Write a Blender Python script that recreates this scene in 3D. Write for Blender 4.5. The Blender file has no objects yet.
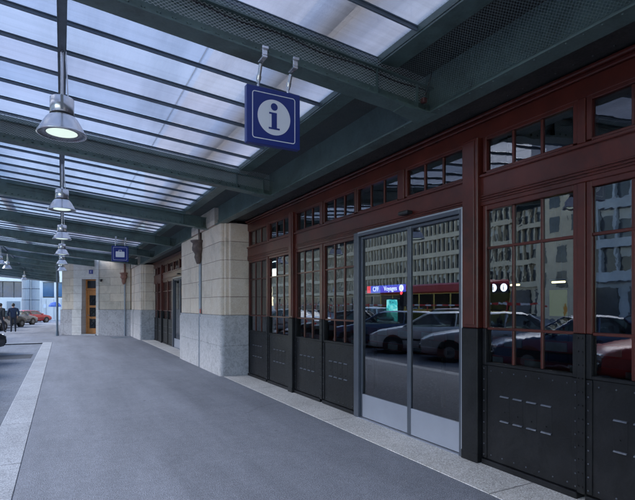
import bpy, bmesh, math, random
from mathutils import Vector, Matrix
random.seed(7)
S = bpy.context.scene
COL = S.collection
R = math.radians
PI = math.pi

# ------------------------------------------------------------------ helpers
class MB:
    """collects shapes, builds ONE mesh object"""
    def __init__(s): s.v=[]; s.f=[]; s.m=[]; s.sm=[]
    def add(s, verts, faces, mi=0, smooth=False):
        n=len(s.v); s.v += [tuple(p) for p in verts]
        for f in faces: s.f.append([i+n for i in f]); s.m.append(mi); s.sm.append(smooth)
    def box(s, x0,x1,y0,y1,z0,z1, mi=0):
        s.add([(x0,y0,z0),(x1,y0,z0),(x1,y1,z0),(x0,y1,z0),(x0,y0,z1),(x1,y0,z1),(x1,y1,z1),(x0,y1,z1)],
              [(0,3,2,1),(4,5,6,7),(0,1,5,4),(1,2,6,5),(2,3,7,6),(3,0,4,7)], mi)
    def hexa(s, p, mi=0):   # p: 8 points, bottom ring then top ring (counter-clockwise from above)
        s.add(p, [(0,3,2,1),(4,5,6,7),(0,1,5,4),(1,2,6,5),(2,3,7,6),(3,0,4,7)], mi)
    def cbox(s, x0,x1,y0,y1,z0,z1, c=.006, mi=0):   # chamfered box
        if x0>x1: x0,x1=x1,x0
        if y0>y1: y0,y1=y1,y0
        c=min(c,(x1-x0)*.4,(y1-y0)*.4,(z1-z0)*.4)
        bm=bmesh.new()
        r=bmesh.ops.create_cube(bm,size=1)
        for v in bm.verts:
            v.co=Vector(((x0+x1)/2+v.co.x*(x1-x0),(y0+y1)/2+v.co.y*(y1-y0),(z0+z1)/2+v.co.z*(z1-z0)))
        bmesh.ops.bevel(bm,geom=list(bm.edges),offset=c,segments=1,affect='EDGES')
        bm.verts.index_update()
        s.add([v.co[:] for v in bm.verts],[[v.index for v in f.verts] for f in bm.faces],mi); bm.free()
    def cyl(s, p0, p1, r0, r1=None, n=16, mi=0, caps=True, smooth=True):
        r1=r0 if r1 is None else r1
        p0=Vector(p0); p1=Vector(p1); d=(p1-p0).normalized()
        a=d.orthogonal().normalized(); b=d.cross(a)
        vs=[]
        for p,r in ((p0,r0),(p1,r1)):
            for k in range(n):
                t=2*PI*k/n; vs.append(p+a*(r*math.cos(t))+b*(r*math.sin(t)))
        s.add(vs,[(k,(k+1)%n,n+(k+1)%n,n+k) for k in range(n)],mi,smooth)
        if caps:
            s.add(vs[:n],[list(range(n))[::-1]],mi); s.add(vs[n:],[list(range(n))],mi)
    def lathe(s, prof, c=(0,0), n=32, mi=0):      # prof: (r,z) list, round z axis
        vs=[];fs=[]
        for r,z in prof:
            for k in range(n):
                t=2*PI*k/n; vs.append((c[0]+r*math.cos(t),c[1]+r*math.sin(t),z))
        for i in range(len(prof)-1):
            for k in range(n):
                fs.append((i*n+k,i*n+(k+1)%n,(i+1)*n+(k+1)%n,(i+1)*n+k))
        s.add(vs,fs,mi,True)
    def prism(s, poly, z0, z1, mi=0):  # poly ccw in xy
        n=len(poly)
        vs=[(x,y,z0) for x,y in poly]+[(x,y,z1) for x,y in poly]
        s.add(vs,[list(range(n))[::-1],list(range(n,2*n))]+[(k,(k+1)%n,n+(k+1)%n,n+k) for k in range(n)],mi)
    def rivet(s, p, nrm, r=.009, h=.006, mi=0):
        p=Vector(p); d=Vector(nrm).normalized(); a=d.orthogonal().normalized(); b=d.cross(a)
        vs=[];
        for rr,hh in ((r,0),(r*.62,h)):
            for k in range(6):
                t=PI*k/3; vs.append(p+d*hh+a*(rr*math.cos(t))+b*(rr*math.sin(t)))
        s.add(vs,[(k,(k+1)%6,6+(k+1)%6,6+k) for k in range(6)]+[tuple(range(6,12))],mi)
    def build(s, name, mats, parent=None, xf=None):
        me=bpy.data.meshes.new(name)
        off=Vector((0,0,0))
        pp=parent
        while pp is not None: off+=pp.location; pp=pp.parent
        vs=[Vector(p) for p in s.v]
        if xf: vs=[xf@p for p in vs]
        vs=[p-off for p in vs]
        me.from_pydata(vs,[],s.f)
        if not isinstance(mats,(list,tuple)): mats=[mats]
        for m in mats: me.materials.append(m)
        for i,pl in enumerate(me.polygons):
            pl.material_index=s.m[i]; pl.use_smooth=s.sm[i]
        me.validate(); me.update()
        o=bpy.data.objects.new(name,me); COL.objects.link(o)
        if parent: o.parent=parent
        return o

def tag(o,label=None,cat=None,group=None,kind=None):
    if label: o['label']=label
    if cat: o['category']=cat
    if group: o['group']=group
    if kind: o['kind']=kind
    return o
def thing(name,label,cat,loc=(0,0,0),group=None):
    o=bpy.data.objects.new(name,None); COL.objects.link(o); o.location=loc
    o.empty_display_size=.2
    return tag(o,label,cat,group)
def copy_tree(o,parent=None):
    c=o.copy(); COL.objects.link(c)
    if parent: c.parent=parent
    for ch in list(o.children): copy_tree(ch,c)
    return c
def text_mesh(txt,size,name,mat,parent,xf,depth=.002):
    cu=bpy.data.curves.new(name,'FONT'); cu.body=txt; cu.size=size; cu.extrude=depth
    cu.align_x='CENTER'; cu.align_y='CENTER'
    t=bpy.data.objects.new(name,cu); COL.objects.link(t)
    dg=bpy.context.evaluated_depsgraph_get(); dg.update()
    me=bpy.data.meshes.new_from_object(t.evaluated_get(dg))
    bpy.data.objects.remove(t)
    off=Vector((0,0,0)); pp=parent
    while pp is not None: off+=pp.location; pp=pp.parent
    me.transform(Matrix.Translation(-off)@xf); me.materials.clear(); me.materials.append(mat)
    o=bpy.data.objects.new(name,me); COL.objects.link(o); o.parent=parent
    return o

# ------------------------------------------------------------------ materials
def newmat(name):
    m=bpy.data.materials.new(name); m.use_nodes=True
    nt=m.node_tree; b=nt.nodes['Principled BSDF']
    return m,nt,b
def N(nt,t,**kw):
    n=nt.nodes.new(t)
    for k,v in kw.items():
        if k in n.inputs.keys() if hasattr(n.inputs,'keys') else False: n.inputs[k].default_value=v
        else: setattr(n,k,v)
    return n
def L(nt,a,b): nt.links.new(a,b)
def col4(c): return (c[0],c[1],c[2],1)
def mix(nt,fac,a,b,mode='MIX'):
    n=nt.nodes.new('ShaderNodeMix'); n.data_type='RGBA'; n.blend_type=mode
    for i,x in ((0,fac),(6,a),(7,b)):
        if hasattr(x,'links') or isinstance(x,bpy.types.NodeSocket): L(nt,x,n.inputs[i])
        else: n.inputs[i].default_value = x if i==0 else col4(x)
    return n.outputs[2]
def ramp(nt,src,stops):
    n=nt.nodes.new('ShaderNodeValToRGB'); e=n.color_ramp.elements
    while len(e)<len(stops): e.new(.5)
    for i,(p,c) in enumerate(stops):
        e[i].position=p; e[i].color=col4(c) if hasattr(c,'__len__') else (c,c,c,1)
    L(nt,src,n.inputs[0]); return n.outputs[0]
def noise(nt,scale,detail=4,rough=.6,vec=None,dist=0):
    n=nt.nodes.new('ShaderNodeTexNoise'); n.inputs['Scale'].default_value=scale
    n.inputs['Detail'].default_value=detail; n.inputs['Roughness'].default_value=rough
    n.inputs['Distortion'].default_value=dist
    if vec is None:
        g=nt.nodes.new('ShaderNodeNewGeometry'); vec=g.outputs['Position']
    L(nt,vec,n.inputs['Vector']); return n.outputs['Fac']
def bump(nt,h,dist,strength=1,normal=None):
    n=nt.nodes.new('ShaderNodeBump'); n.inputs['Distance'].default_value=dist; n.inputs['Strength'].default_value=strength
    L(nt,h,n.inputs['Height'])
    if normal: L(nt,normal,n.inputs['Normal'])
    return n.outputs['Normal']
def objvec(nt):
    t=nt.nodes.new('ShaderNodeTexCoord'); return t.outputs['Object']

def paint(name,c,rough=.45,var=.25,scale=6,metal=0,bmp=.0006,dirt=None,spec=.5,rv=1):
    m,nt,b=newmat(name)
    v=objvec(nt)
    n1=noise(nt,scale,5,.65,v)
    lo=[x*(1-var) for x in c]; hi=[min(1,x*(1+var)) for x in c]
    cc=ramp(nt,n1,[(.3,lo),(.7,hi)])
    if dirt:
        n3=noise(nt,scale*.35,6,.75,v,.6)
        cc=mix(nt,ramp(nt,n3,[(.48,0.),(.7,1.)]),cc,dirt)
    L(nt,cc,b.inputs['Base Color'])
    n2=noise(nt,scale*12,3,.6,v)
    L(nt,ramp(nt,n2,[(.3,max(.05,rough-.1*rv)),(.7,min(1,rough+.12*rv))]),b.inputs['Roughness'])
    
    if bmp>.00015: L(nt,bump(nt,n2,bmp,.6),b.inputs['Normal'])
    b.inputs['Metallic'].default_value=metal
    b.inputs['Specular IOR Level'].default_value=spec
    return m
def emis(name,c,st):
    m,nt,b=newmat(name)
    b.inputs['Base Color'].default_value=col4(c); b.inputs['Emission Color'].default_value=col4(c)
    b.inputs['Emission Strength'].default_value=st
    return m

M={}
M['green']=paint('green_steel',(.092,.142,.132),.42,.22,4,bmp=.0008,dirt=(.048,.07,.064))
M['bar']=paint('glazing_bar_steel',(.13,.165,.20),.5,.2,5)
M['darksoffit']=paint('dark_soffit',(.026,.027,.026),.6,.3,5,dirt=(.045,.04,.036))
M['red']=paint('oxblood_wood',(.088,.0165,.011),.32,.35,2.2,dirt=(.042,.0105,.008),bmp=.00014,spec=.45,rv=.35)
M['iron']=paint('black_iron',(.0065,.007,.009),.5,.4,5,spec=.3,bmp=.0018,dirt=(.017,.0175,.02))
M['rivetm']=paint('rivet_iron',(.10,.11,.135),.35,.3,30,.2)
M['alu']=paint('grey_aluminium',(.09,.103,.13),.38,.08,3,.35,.0003)
M['kick']=paint('kick_plate_grey',(.30,.32,.38),.42,.06,2,.2,.0001,rv=.4)
M['altrim']=paint('bright_trim',(.38,.40,.45),.3,.05,3,.5,.0001,rv=.2)
M['chrome']=paint('brushed_aluminium',(.72,.73,.76),.24,.04,4,.85,.0001,rv=.25)
M['blue']=paint('sign_blue',(.018,.035,.20),.3,.06,2,bmp=.0001,rv=.2)
M['white']=paint('sign_white',(.75,.77,.82),.35,.03,2,bmp=.0001)
M['bluedark']=paint('sign_edge',(.012,.022,.11),.35,.06,2,bmp=.0001)
M['pipe']=paint('lead_downpipe',(.28,.31,.36),.45,.1,6,.3)
M['copper']=paint('old_copper',(.12,.085,.075),.5,.35,9,.3,.002)
M['copperred']=paint('bright_copper',(.26,.13,.10),.5,.25,9,.2,.002)
M['brownwood']=paint('varnished_oak',(.42,.17,.05),.35,.22,5,bmp=.001)
M['black']=paint('matt_black',(.02,.02,.022),.5,.2,5)
M['rubber']=paint('tyre_rubber',(.025,.025,.027),.7,.2,20)
M['lampin']=paint('lamp_reflector',(.23,.24,.26),.3,.1,8,.6)
M['darkglass']=paint('dark_glazing',(.02,.025,.032),.08,.3,2,bmp=.0001)
M['redplate']=paint('red_plate',(.5,.04,.03),.4,.1,5)

def asphalt(name,c,warm=.0,patch=.12,fine=110):
    m,nt,b=newmat(name)
    big=noise(nt,.35,6,.62); mid=noise(nt,2.6,6,.7); fi=noise(nt,fine,3,.7); sp=noise(nt,62,3,.7)
    c0=[x*(1-patch) for x in c]; c1=[x*(1+patch) for x in c]
    a=ramp(nt,big,[(.32,c0),(.68,c1)])
    a=mix(nt,.55,a,ramp(nt,mid,[(.3,c0),(.7,c1)]))
    a=mix(nt,.9,a,ramp(nt,fi,[(.36,.18),(.5,.5),(.64,.86)]),'OVERLAY')
    a=mix(nt,ramp(nt,sp,[(.60,0.),(.66,.55)]),a,[x*1.7 for x in c])
    sp2=noise(nt,40,3,.7)
    a=mix(nt,ramp(nt,sp2,[(.30,.6),(.38,0.)]),a,[x*.45 for x in c])
    mp=nt.nodes.new('ShaderNodeMapping'); g1=nt.nodes.new('ShaderNodeNewGeometry'); L(nt,g1.outputs['Position'],mp.inputs[0]); mp.inputs['Scale'].default_value=(1.4,.18,1)
    tr_=noise(nt,1.,6,.65,mp.outputs[0]); a=mix(nt,.5,a,ramp(nt,tr_,[(.35,.36),(.5,.5),(.65,.64)]),'OVERLAY')
    # old stains
    v=nt.nodes.new('ShaderNodeTexVoronoi'); v.inputs['Scale'].default_value=1.1
    g=nt.nodes.new('ShaderNodeNewGeometry'); L(nt,g.outputs['Position'],v.inputs['Vector'])
    a=mix(nt,ramp(nt,v.outputs['Distance'],[(.018,.8),(.034,0.)]),a,[x*.45 for x in c])
    md2=noise(nt,16,5,.75); a=mix(nt,.35,a,ramp(nt,md2,[(.36,.36),(.5,.5),(.64,.66)]),'OVERLAY')
    # hairline cracks and pale gum spots
    gd_=nt.nodes.new('ShaderNodeNewGeometry'); nz=nt.nodes.new('ShaderNodeTexNoise'); nz.inputs['Scale'].default_value=2.2; nz.inputs['Detail'].default_value=6; L(nt,gd_.outputs['Position'],nz.inputs['Vector'])
    vm=nt.nodes.new('ShaderNodeVectorMath'); vm.operation='MULTIPLY_ADD'; L(nt,nz.outputs['Color'],vm.inputs[0]); vm.inputs[1].default_value=(.5,.5,0); L(nt,gd_.outputs['Position'],vm.inputs[2])
    vc=nt.nodes.new('ShaderNodeTexVoronoi'); vc.feature='DISTANCE_TO_EDGE'; vc.inputs['Scale'].default_value=.33; L(nt,vm.outputs[0],vc.inputs['Vector'])
    msk=noise(nt,.5,2,.5)
    cr=nt.nodes.new('ShaderNodeMath'); cr.operation='MULTIPLY'; L(nt,ramp(nt,vc.outputs['Distance'],[(.0010,.3),(.0025,0.)]),cr.inputs[0]); L(nt,ramp(nt,msk,[(.50,0.),(.58,1.)]),cr.inputs[1])
    a=mix(nt,cr.outputs[0],a,[x*.4 for x in c])
    vg=nt.nodes.new('ShaderNodeTexVoronoi'); vg.inputs['Scale'].default_value=2.3; L(nt,gd_.outputs['Position'],vg.inputs['Vector'])
    a=mix(nt,ramp(nt,vg.outputs['Distance'],[(.030,.35),(.045,0.)]),a,[x*1.7 for x in c])
    L(nt,a,b.inputs['Base Color']); b.inputs['Roughness'].default_value=.82
    b.inputs['Specular IOR Level'].default_value=.35
    L(nt,bump(nt,fi,.006,1,bump(nt,mid,.01,.6)),b.inputs['Normal'])
    return m
M['pave']=asphalt('pavement_asphalt',(.212,.222,.255),patch=.15)
M['road']=asphalt('road_asphalt',(.175,.188,.22),patch=.2)
M['patch']=asphalt('asphalt_patch',(.07,.072,.08))

def granite(name,c,jl=1.2,axis=1):
    m,nt,b=newmat(name)
    fi=noise(nt,75,4,.85); mid=noise(nt,9,6,.75); big=noise(nt,1.2,5,.6)
    a=ramp(nt,big,[(.3,[x*.85 for x in c]),(.7,[x*1.12 for x in c])])
    a=mix(nt,.85,a,ramp(nt,fi,[(.38,.15),(.5,.52),(.62,.85)]),'OVERLAY')
    a=mix(nt,ramp(nt,mid,[(.52,0.),(.68,.55)]),a,[x*.55 for x in c])
    sp=noise(nt,14,5,.75)
    a=mix(nt,ramp(nt,sp,[(.62,0.),(.67,.7)]),a,[x*.35 for x in c])
    # joints across the strip
    g=nt.nodes.new('ShaderNodeNewGeometry'); sx=nt.nodes.new('ShaderNodeSeparateXYZ'); L(nt,g.outputs['Position'],sx.inputs[0])
    mo=nt.nodes.new('ShaderNodeMath'); mo.operation='PINGPONG'; L(nt,sx.outputs[axis],mo.inputs[0]); mo.inputs[1].default_value=jl
    j=ramp(nt,mo.outputs[0],[(.004,1.),(.009,0.)])
    a=mix(nt,j,a,[x*.35 for x in c])
    L(nt,a,b.inputs['Base Color']); b.inputs['Roughness'].default_value=.75
    L(nt,bump(nt,fi,.002,.6,bump(nt,j,-.004,1)),b.inputs['Normal'])
    return m
M['granite']=granite('threshold_granite',(.56,.54,.52),1.45)
M['kerb']=granite('kerb_granite',(.34,.35,.375),.95)

def stone(name,c1,c2,cj,rowh,bw,z0,veins=False,diag=False,mort=.006,rough=.75):
    m,nt,b=newmat(name)
    g=nt.nodes.new('ShaderNodeNewGeometry'); sx=nt.nodes.new('ShaderNodeSeparateXYZ'); L(nt,g.outputs['Position'],sx.inputs[0])
    ad=nt.nodes.new('ShaderNodeMath'); ad.operation='SUBTRACT' if diag else 'ADD'
    L(nt,sx.outputs[0],ad.inputs[0]); L(nt,sx.outputs[1],ad.inputs[1])
    src=ad.outputs[0]
    if diag:
        d=nt.nodes.new('ShaderNodeMath'); d.operation='MULTIPLY'; L(nt,src,d.inputs[0]); d.inputs[1].default_value=.7; src=d.outputs[0]
    zz=nt.nodes.new('ShaderNodeMath'); zz.operation='SUBTRACT'; L(nt,sx.outputs[2],zz.inputs[0]); zz.inputs[1].default_value=z0-40*rowh
    cx=nt.nodes.new('ShaderNodeCombineXYZ'); L(nt,src,cx.inputs[0]); L(nt,zz.outputs[0],cx.inputs[1])
    br=nt.nodes.new('ShaderNodeTexBrick'); L(nt,cx.outputs[0],br.inputs['Vector'])
    br.inputs['Scale'].default_value=1; br.inputs['Brick Width'].default_value=bw; br.inputs['Row Height'].default_value=rowh
    br.inputs['Mortar Size'].default_value=mort; br.inputs['Mortar Smooth'].default_value=.3
    br.inputs['Color1'].default_value=col4(c1); br.inputs['Color2'].default_value=col4(c2); br.inputs['Mortar'].default_value=col4(cj)
    br.offset=.5; br.squash=1
    n1=noise(nt,3.2,7,.68,None,.4); n2=noise(nt,55,4,.75)
    a=mix(nt,.55,br.outputs['Color'],ramp(nt,n1,[(.25,.36),(.5,.5),(.75,.62)]),'OVERLAY')
    a=mix(nt,.5,a,ramp(nt,n2,[(.36,.32),(.64,.68)]),'OVERLAY')
    n7=noise(nt,1.3,6,.7,None,.8); a=mix(nt,ramp(nt,n7,[(.52,0.),(.68,.5)]),a,[x*.62 for x in c2])
    if veins:
        n3=noise(nt,5.5,8,.75,None,.9)
        a=mix(nt,ramp(nt,n3,[(.42,0.),(.49,.75),(.56,0.)]),a,[x*1.3 for x in c1])
        n4=noise(nt,13,8,.8,None,.5)
        a=mix(nt,ramp(nt,n4,[(.52,0.),(.62,.55)]),a,[x*.58 for x in c1])
    L(nt,a,b.inputs['Base Color']); b.inputs['Roughness'].default_value=rough
    L(nt,bump(nt,n2,.002,.5,bump(nt,br.outputs['Fac'],-.006,1)),b.inputs['Normal'])
    return m
M['ash']=stone('ashlar_upper',(.74,.62,.51),(.64,.55,.46),(.24,.14,.115),.418,1.45,1.37)
M['base']=stone('ashlar_base',(.44,.43,.445),(.37,.365,.375),(.17,.165,.17),.685,1.9,0.0,veins=True)
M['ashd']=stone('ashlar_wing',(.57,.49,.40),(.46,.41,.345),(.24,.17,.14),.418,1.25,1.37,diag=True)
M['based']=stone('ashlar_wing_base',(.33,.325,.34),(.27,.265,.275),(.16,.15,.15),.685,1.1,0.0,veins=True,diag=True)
M['surround']=stone('door_surround',(.53,.51,.49),(.49,.475,.46),(.27,.22,.2),.418,3.1,1.37,diag=True)

def glass(name,ior,tint,wav,wscale,rough=0.0):
    m,nt,b=newmat(name); nt.nodes.remove(b); out=nt.nodes['Material Output']
    fr=nt.nodes.new('ShaderNodeFresnel'); fr.inputs['IOR'].default_value=ior
    tr=nt.nodes.new('ShaderNodeBsdfTransparent'); tr.inputs['Color'].default_value=col4(tint)
    gl=nt.nodes.new('ShaderNodeBsdfGlossy'); gl.inputs['Roughness'].default_value=rough; gl.inputs['Color'].default_value=(.93,.96,1,1)
    mx=nt.nodes.new('ShaderNodeMixShader')
    L(nt,fr.outputs[0],mx.inputs[0]); L(nt,tr.outputs[0],mx.inputs[1]); L(nt,gl.outputs[0],mx.inputs[2]); L(nt,mx.outputs[0],out.inputs['Surface'])
    if wav:
        h=noise(nt,wscale,3,.5,None,.6)
        nn=bump(nt,h,wav,1); L(nt,nn,gl.inputs['Normal'])
    return m
M['winglass']=glass('old_window_glass',2.2,(.62,.68,.70),.00042,3.6)
M['doorglass']=glass('door_glass',2.35,(.50,.60,.62),.0003,1.5)

# roof glass: patterned wired glass, mostly diffusing
def roofglass():
    m,nt,b=newmat('wired_roof_glass'); nt.nodes.remove(b); out=nt.nodes['Material Output']
    oi=nt.nodes.new('ShaderNodeObjectInfo')
    tint=ramp(nt,oi.outputs['Random'],[(0,(0.211,0.234,0.297)),(.35,(0.243,0.259,0.308)),(.6,(0.263,0.257,0.302)),(.8,(0.224,0.252,0.311)),(1,(0.268,0.279,0.322))])
    n1=noise(nt,1.3,5,.65); n2=noise(nt,.45,3,.5)
    mp=nt.nodes.new('ShaderNodeMapping'); g0=nt.nodes.new('ShaderNodeNewGeometry'); L(nt,g0.outputs['Position'],mp.inputs[0]); mp.inputs['Scale'].default_value=(1.6,.22,1)
    n5=noise(nt,1.,5,.6,mp.outputs[0]); mp2=nt.nodes.new('ShaderNodeMapping'); L(nt,g0.outputs['Position'],mp2.inputs[0]); mp2.inputs['Scale'].default_value=(.5,9,1)
    n6=noise(nt,1.,6,.7,mp2.outputs[0])
    dirt=mix(nt,1.,ramp(nt,n5,[(.3,.62),(.5,.9),(.62,1.)]),ramp(nt,n6,[(.3,.82),(.55,1.)]),'MULTIPLY')
    c=mix(nt,1.,tint,dirt,'MULTIPLY')
    tl=nt.nodes.new('ShaderNodeBsdfTranslucent'); L(nt,c,tl.inputs['Color'])
    tr=nt.nodes.new('ShaderNodeBsdfTransparent'); tr.inputs['Color'].default_value=(.7,.73,.8,1)
    gl=nt.nodes.new('ShaderNodeBsdfGlossy'); gl.inputs['Roughness'].default_value=.25
    g=nt.nodes.new('ShaderNodeNewGeometry')
    vo=nt.nodes.new('ShaderNodeTexVoronoi'); vo.inputs['Scale'].default_value=60; L(nt,g.outputs['Position'],vo.inputs['Vector'])
    L(nt,bump(nt,vo.outputs['Distance'],.0015,.5),tl.inputs['Normal'])
    m1=nt.nodes.new('ShaderNodeMixShader'); L(nt,ramp(nt,n2,[(.35,.04),(.65,.11)]),m1.inputs[0]); L(nt,tl.outputs[0],m1.inputs[1]); L(nt,tr.outputs[0],m1.inputs[2])
    m2=nt.nodes.new('ShaderNodeMixShader'); m2.inputs[0].default_value=.06; L(nt,m1.outputs[0],m2.inputs[1]); L(nt,gl.outputs[0],m2.inputs[2])
    L(nt,m2.outputs[0],out.inputs['Surface'])
    return m
M['roofglass']=roofglass()

def net(name,ax,ay,p=.024,w=.10,c=(.30,.34,.35)):
    """diamond wire netting hung in front of the steel; ax, ay: world axes spanning the sheet"""
    m,nt,b=newmat(name); nt.nodes.remove(b); out=nt.nodes['Material Output']
    g=nt.nodes.new('ShaderNodeNewGeometry'); sx=nt.nodes.new('ShaderNodeSeparateXYZ'); L(nt,g.outputs['Position'],sx.inputs[0])
    def mth(op,a,b_=None,clamp=False):
        n=nt.nodes.new('ShaderNodeMath'); n.operation=op
        for i,x in enumerate((a,b_)):
            if x is None: continue
            if isinstance(x,(int,float)): n.inputs[i].default_value=x
            else: L(nt,x,n.inputs[i])
        return n.outputs[0]
    u=mth('DIVIDE',sx.outputs[ax],p*1.25); v=mth('DIVIDE',sx.outputs[ay],p*.8)
    outs=[]
    for q in (mth('ADD',u,v),mth('SUBTRACT',u,v)):
        fr=mth('FRACT',q); outs.append(mth('LESS_THAN',fr,w))
    mask=mth('MAXIMUM',outs[0],outs[1])
    df=nt.nodes.new('ShaderNodeBsdfDiffuse'); df.inputs['Color'].default_value=col4(c)
    tr=nt.nodes.new('ShaderNodeBsdfTransparent')
    mx=nt.nodes.new('ShaderNodeMixShader'); L(nt,mask,mx.inputs[0]); L(nt,tr.outputs[0],mx.inputs[1]); L(nt,df.outputs[0],mx.inputs[2]); L(nt,mx.outputs[0],out.inputs['Surface'])
    return m
M['netXZ']=net('bird_net_cross',0,2,p=.032,w=.13,c=(.45,.50,.50))
M['netYZ']=net('bird_net_long',1,2,p=.024,w=.09,c=(.17,.21,.21))

# ------------------------------------------------------------------ camera
E=1.6
TH=math.atan(255.5/480)
cam=bpy.data.cameras.new('camera'); co=bpy.data.objects.new('camera',cam); COL.objects.link(co)
co.location=(0,0,E); co.rotation_euler=(R(90),0,-TH)
cam.sensor_width=36; cam.lens=480/635*36; cam.shift_y=55/635; cam.clip_end=1000; cam.clip_start=.05
S.camera=co

# ------------------------------------------------------------------ setting
def struct(name,mb,mat):
    o=mb.build(name,mat); o['kind']='structure'; return o
W=3.77
KX0,KX1=-.72,-.36
def gz(y): return -.04 if y<28 else -.04-.46*min(1,(y-28)/47)
g=MB()
YG=[-500,28,75,700]
for a,b in zip(YG[:-1],YG[1:]): g.add([(-600,a,gz(a)),(600,a,gz(a)),(600,b,gz(b)),(-600,b,gz(b))],[(0,1,2,3)])
struct('ground',g,M['road'])
pv=MB()
pv.box(KX1,3.19,-14,23.4,-.5,0)
pv.box(-3.4,3.19,23.4,23.75,-.5,-.001)
pv.box(3.19,8,23.4,30,-.5,-.003)
for a,b in ((23.75,28),(28,75)): pv.add([(-3.4,a,gz(a)+.04),(3.19,a,gz(a)+.04),(3.19,b,gz(b)+.04),(-3.4,b,gz(b)+.04)],[(0,1,2,3)])
struct('pavement',pv,M['pave'])
k=MB(); k.cbox(KX0,KX1,-14,23.4,-.4,.003,.01); struct('kerb',k,M['kerb'])
k=MB(); k.cbox(-3.75,-.36,23.4,23.62,-.4,.004,.01); struct('kerb',k,M['kerb'])
t=MB(); t.cbox(3.19,W+.4,-6,27,-.3,.004,.004); struct('threshold_paving',t,M['granite'])
p=MB(); p.box(-3.0,-.85,17.2,18.6,-.1,-.036); struct('road_patch',p,M['patch'])
p=MB(); p.box(2.1,3.0,25.0,25.9,-.05,.006); struct('drain_cover',p,M['bar'])

# ------------------------------------------------------------------ station building
B=thing('station_building','long stone railway station front with oxblood timber windows, riveted black panels and pale piers','building',(W,12,0))
GL=-.05
def piece(name,mat,fn,parent):
    mb=MB(); fn(mb); return mb.build(name,mat,parent)

# posts : y0,y1, projecting
def post(y0,y1,proj=.07,top=3.30):
    mb=MB()
    mb.cbox(W-proj,W+.10,y0,y1,1.366,top,.008)
    mb.cbox(W-proj-.006,W+.10,y0-.004,y1+.004,0,1.362,.008,mi=1)
    mb.cbox(W-proj-.014,W+.10,y0-.008,y1+.008,0,.10,.01,mi=1)
    mb.cbox(W-proj-.012,W-proj+.01,y0+.035,y1-.035,1.40,top-.03,.004)
    return mb.build('post',[M['red'],M['iron']],B)

def lintel_run(y0,y1):
    mb=MB()
    mb.cbox(W-.02,W+.12,y0,y1,2.60,2.905,.006)
    for z in (2.64,2.665,2.69): mb.cbox(W-.034,W,y0,y1,z,z+.014,.003)
    mb.cbox(W-.045,W+.1,y0,y1,2.885,2.915,.006)
    # head board and cornice
    mb.cbox(W-.02,W+.12,y0,y1,3.285,3.44,.006)
    return mb.build('lintel',M['red'],B)

def window(y0,y1,nleaf=1,np_=3,z0=1.03,z1=2.55,bars=(1.366,2.17),trans=True,name='window'):
    """one window of np_ panes: frame (parent part), glazing, muntins as sub-parts"""
    st=.045; lo,hi=y0+st,y1-st
    fr=MB()
    # stiles
    for a,b in ((y0,lo),(hi,y1)):
        fr.cbox(W-.015,W+.08,a,b,1.366 if not (z0>2.6) else z0-.01,z1+.05,.005)
        if z0<2: fr.cbox(W-.021,W+.08,a,b,z0-.03,1.364,.005,mi=1)
    fr.cbox(W-.015,W+.08,lo,hi,z1,z1+.05,.005)
    fr.cbox(W-.018,W+.08,lo,hi,z0-.03,z0,.005,mi=(1 if z0<2 else 0))
    f=fr.build(name,[M['red'],M['iron']],B)
    # muntins
    mu=MB(); w=(hi-lo)/np_
    for k in range(1,np_): mu.cbox(W+.002,W+.04,lo+k*w-.012,lo+k*w+.012,z0,z1,.004)
    for z in bars: mu.cbox(W-.001,W+.038,lo,hi,z-.013,z+.013,.004)
    if z0<2: mu.build('glazing_bars',M['red'],f)
    else:
        for k in range(1,np_):
            m1=MB(); m1.cbox(W+.002,W+.04,lo+k*w-.012,lo+k*w+.012,z0,z1,.004); m1.build('glazing_bar',M['red'],f)
    # panes, each a hair out of true
    gm=MB(); zs=[z0]+list(bars)+[z1]
    for k in range(np_):
        for a,b in zip(zs[:-1],zs[1:]):
            t1,t2=random.uniform(-.0015,.0015),random.uniform(-.0022,.0022)
            x=W+.02; ya,yb=lo+k*w+.006,lo+(k+1)*w-.006
            gm.add([(x-t1,ya,a+.005),(x+t1,yb,a+.005),(x+t1+t2,yb,b-.005),(x-t1+t2,ya,b-.005)],[(0,3,2,1)])
    gm.build('glazing',M['winglass'],f)
    return f

def panel(y0,y1):
    """riveted sheet iron panel below a leaf with eight louvre slots"""
    mb=MB(); x=W-.006
    mb.cbox(x,W+.08,y0,y1,.06,1.0,.004)
    mb.cbox(x-.012,x+.002,y0,y0+.05,.07,.995,.003); mb.cbox(x-.012,x+.002,y1-.05,y1,.07,.995,.003)
    mb.cbox(x-.03,W+.08,y0,y1,.0,.055,.006)
    rv=mb
    for yy in (y0+.02,y1-.02):
        for i in range(9): rv.rivet((x-.012,yy,.10+i*.108),(-1,0,0),.0075,mi=1)
    n=7
    for i in range(n):
        yy=y0+.1+(y1-y0-.2)*i/(n-1)
        rv.rivet((x,yy,.945),(-1,0,0),.0075,mi=1); rv.rivet((x,yy,.11),(-1,0,0),.0075,mi=1)
    o=mb.build('riveted_panel',[M['iron'],M['rivetm']],B)
    sl=MB(); c=(y0+y1)/2+.03
    for i in range(4):
        a=c-.29+i*.15
        sl.cbox(x-.0016,x+.001,a-.004,a+.104,.484,.712,.002,mi=0)
        for z in (.478,.717):
            sl.hexa([(x-.016,a,z-.010),(x,a,z-.010),(x,a+.1,z-.010),(x-.016,a+.1,z-.010),
                     (x-.010,a,z),(x,a,z+.004),(x,a+.1,z+.004),(x-.010,a+.1,z)],1)
        sl.rivet((x-.005,a+.05,.53+.012*i),(-1,0,0),.006)
    sl.build('louvres',[M['iron'],M['rivetm']],o)

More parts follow.
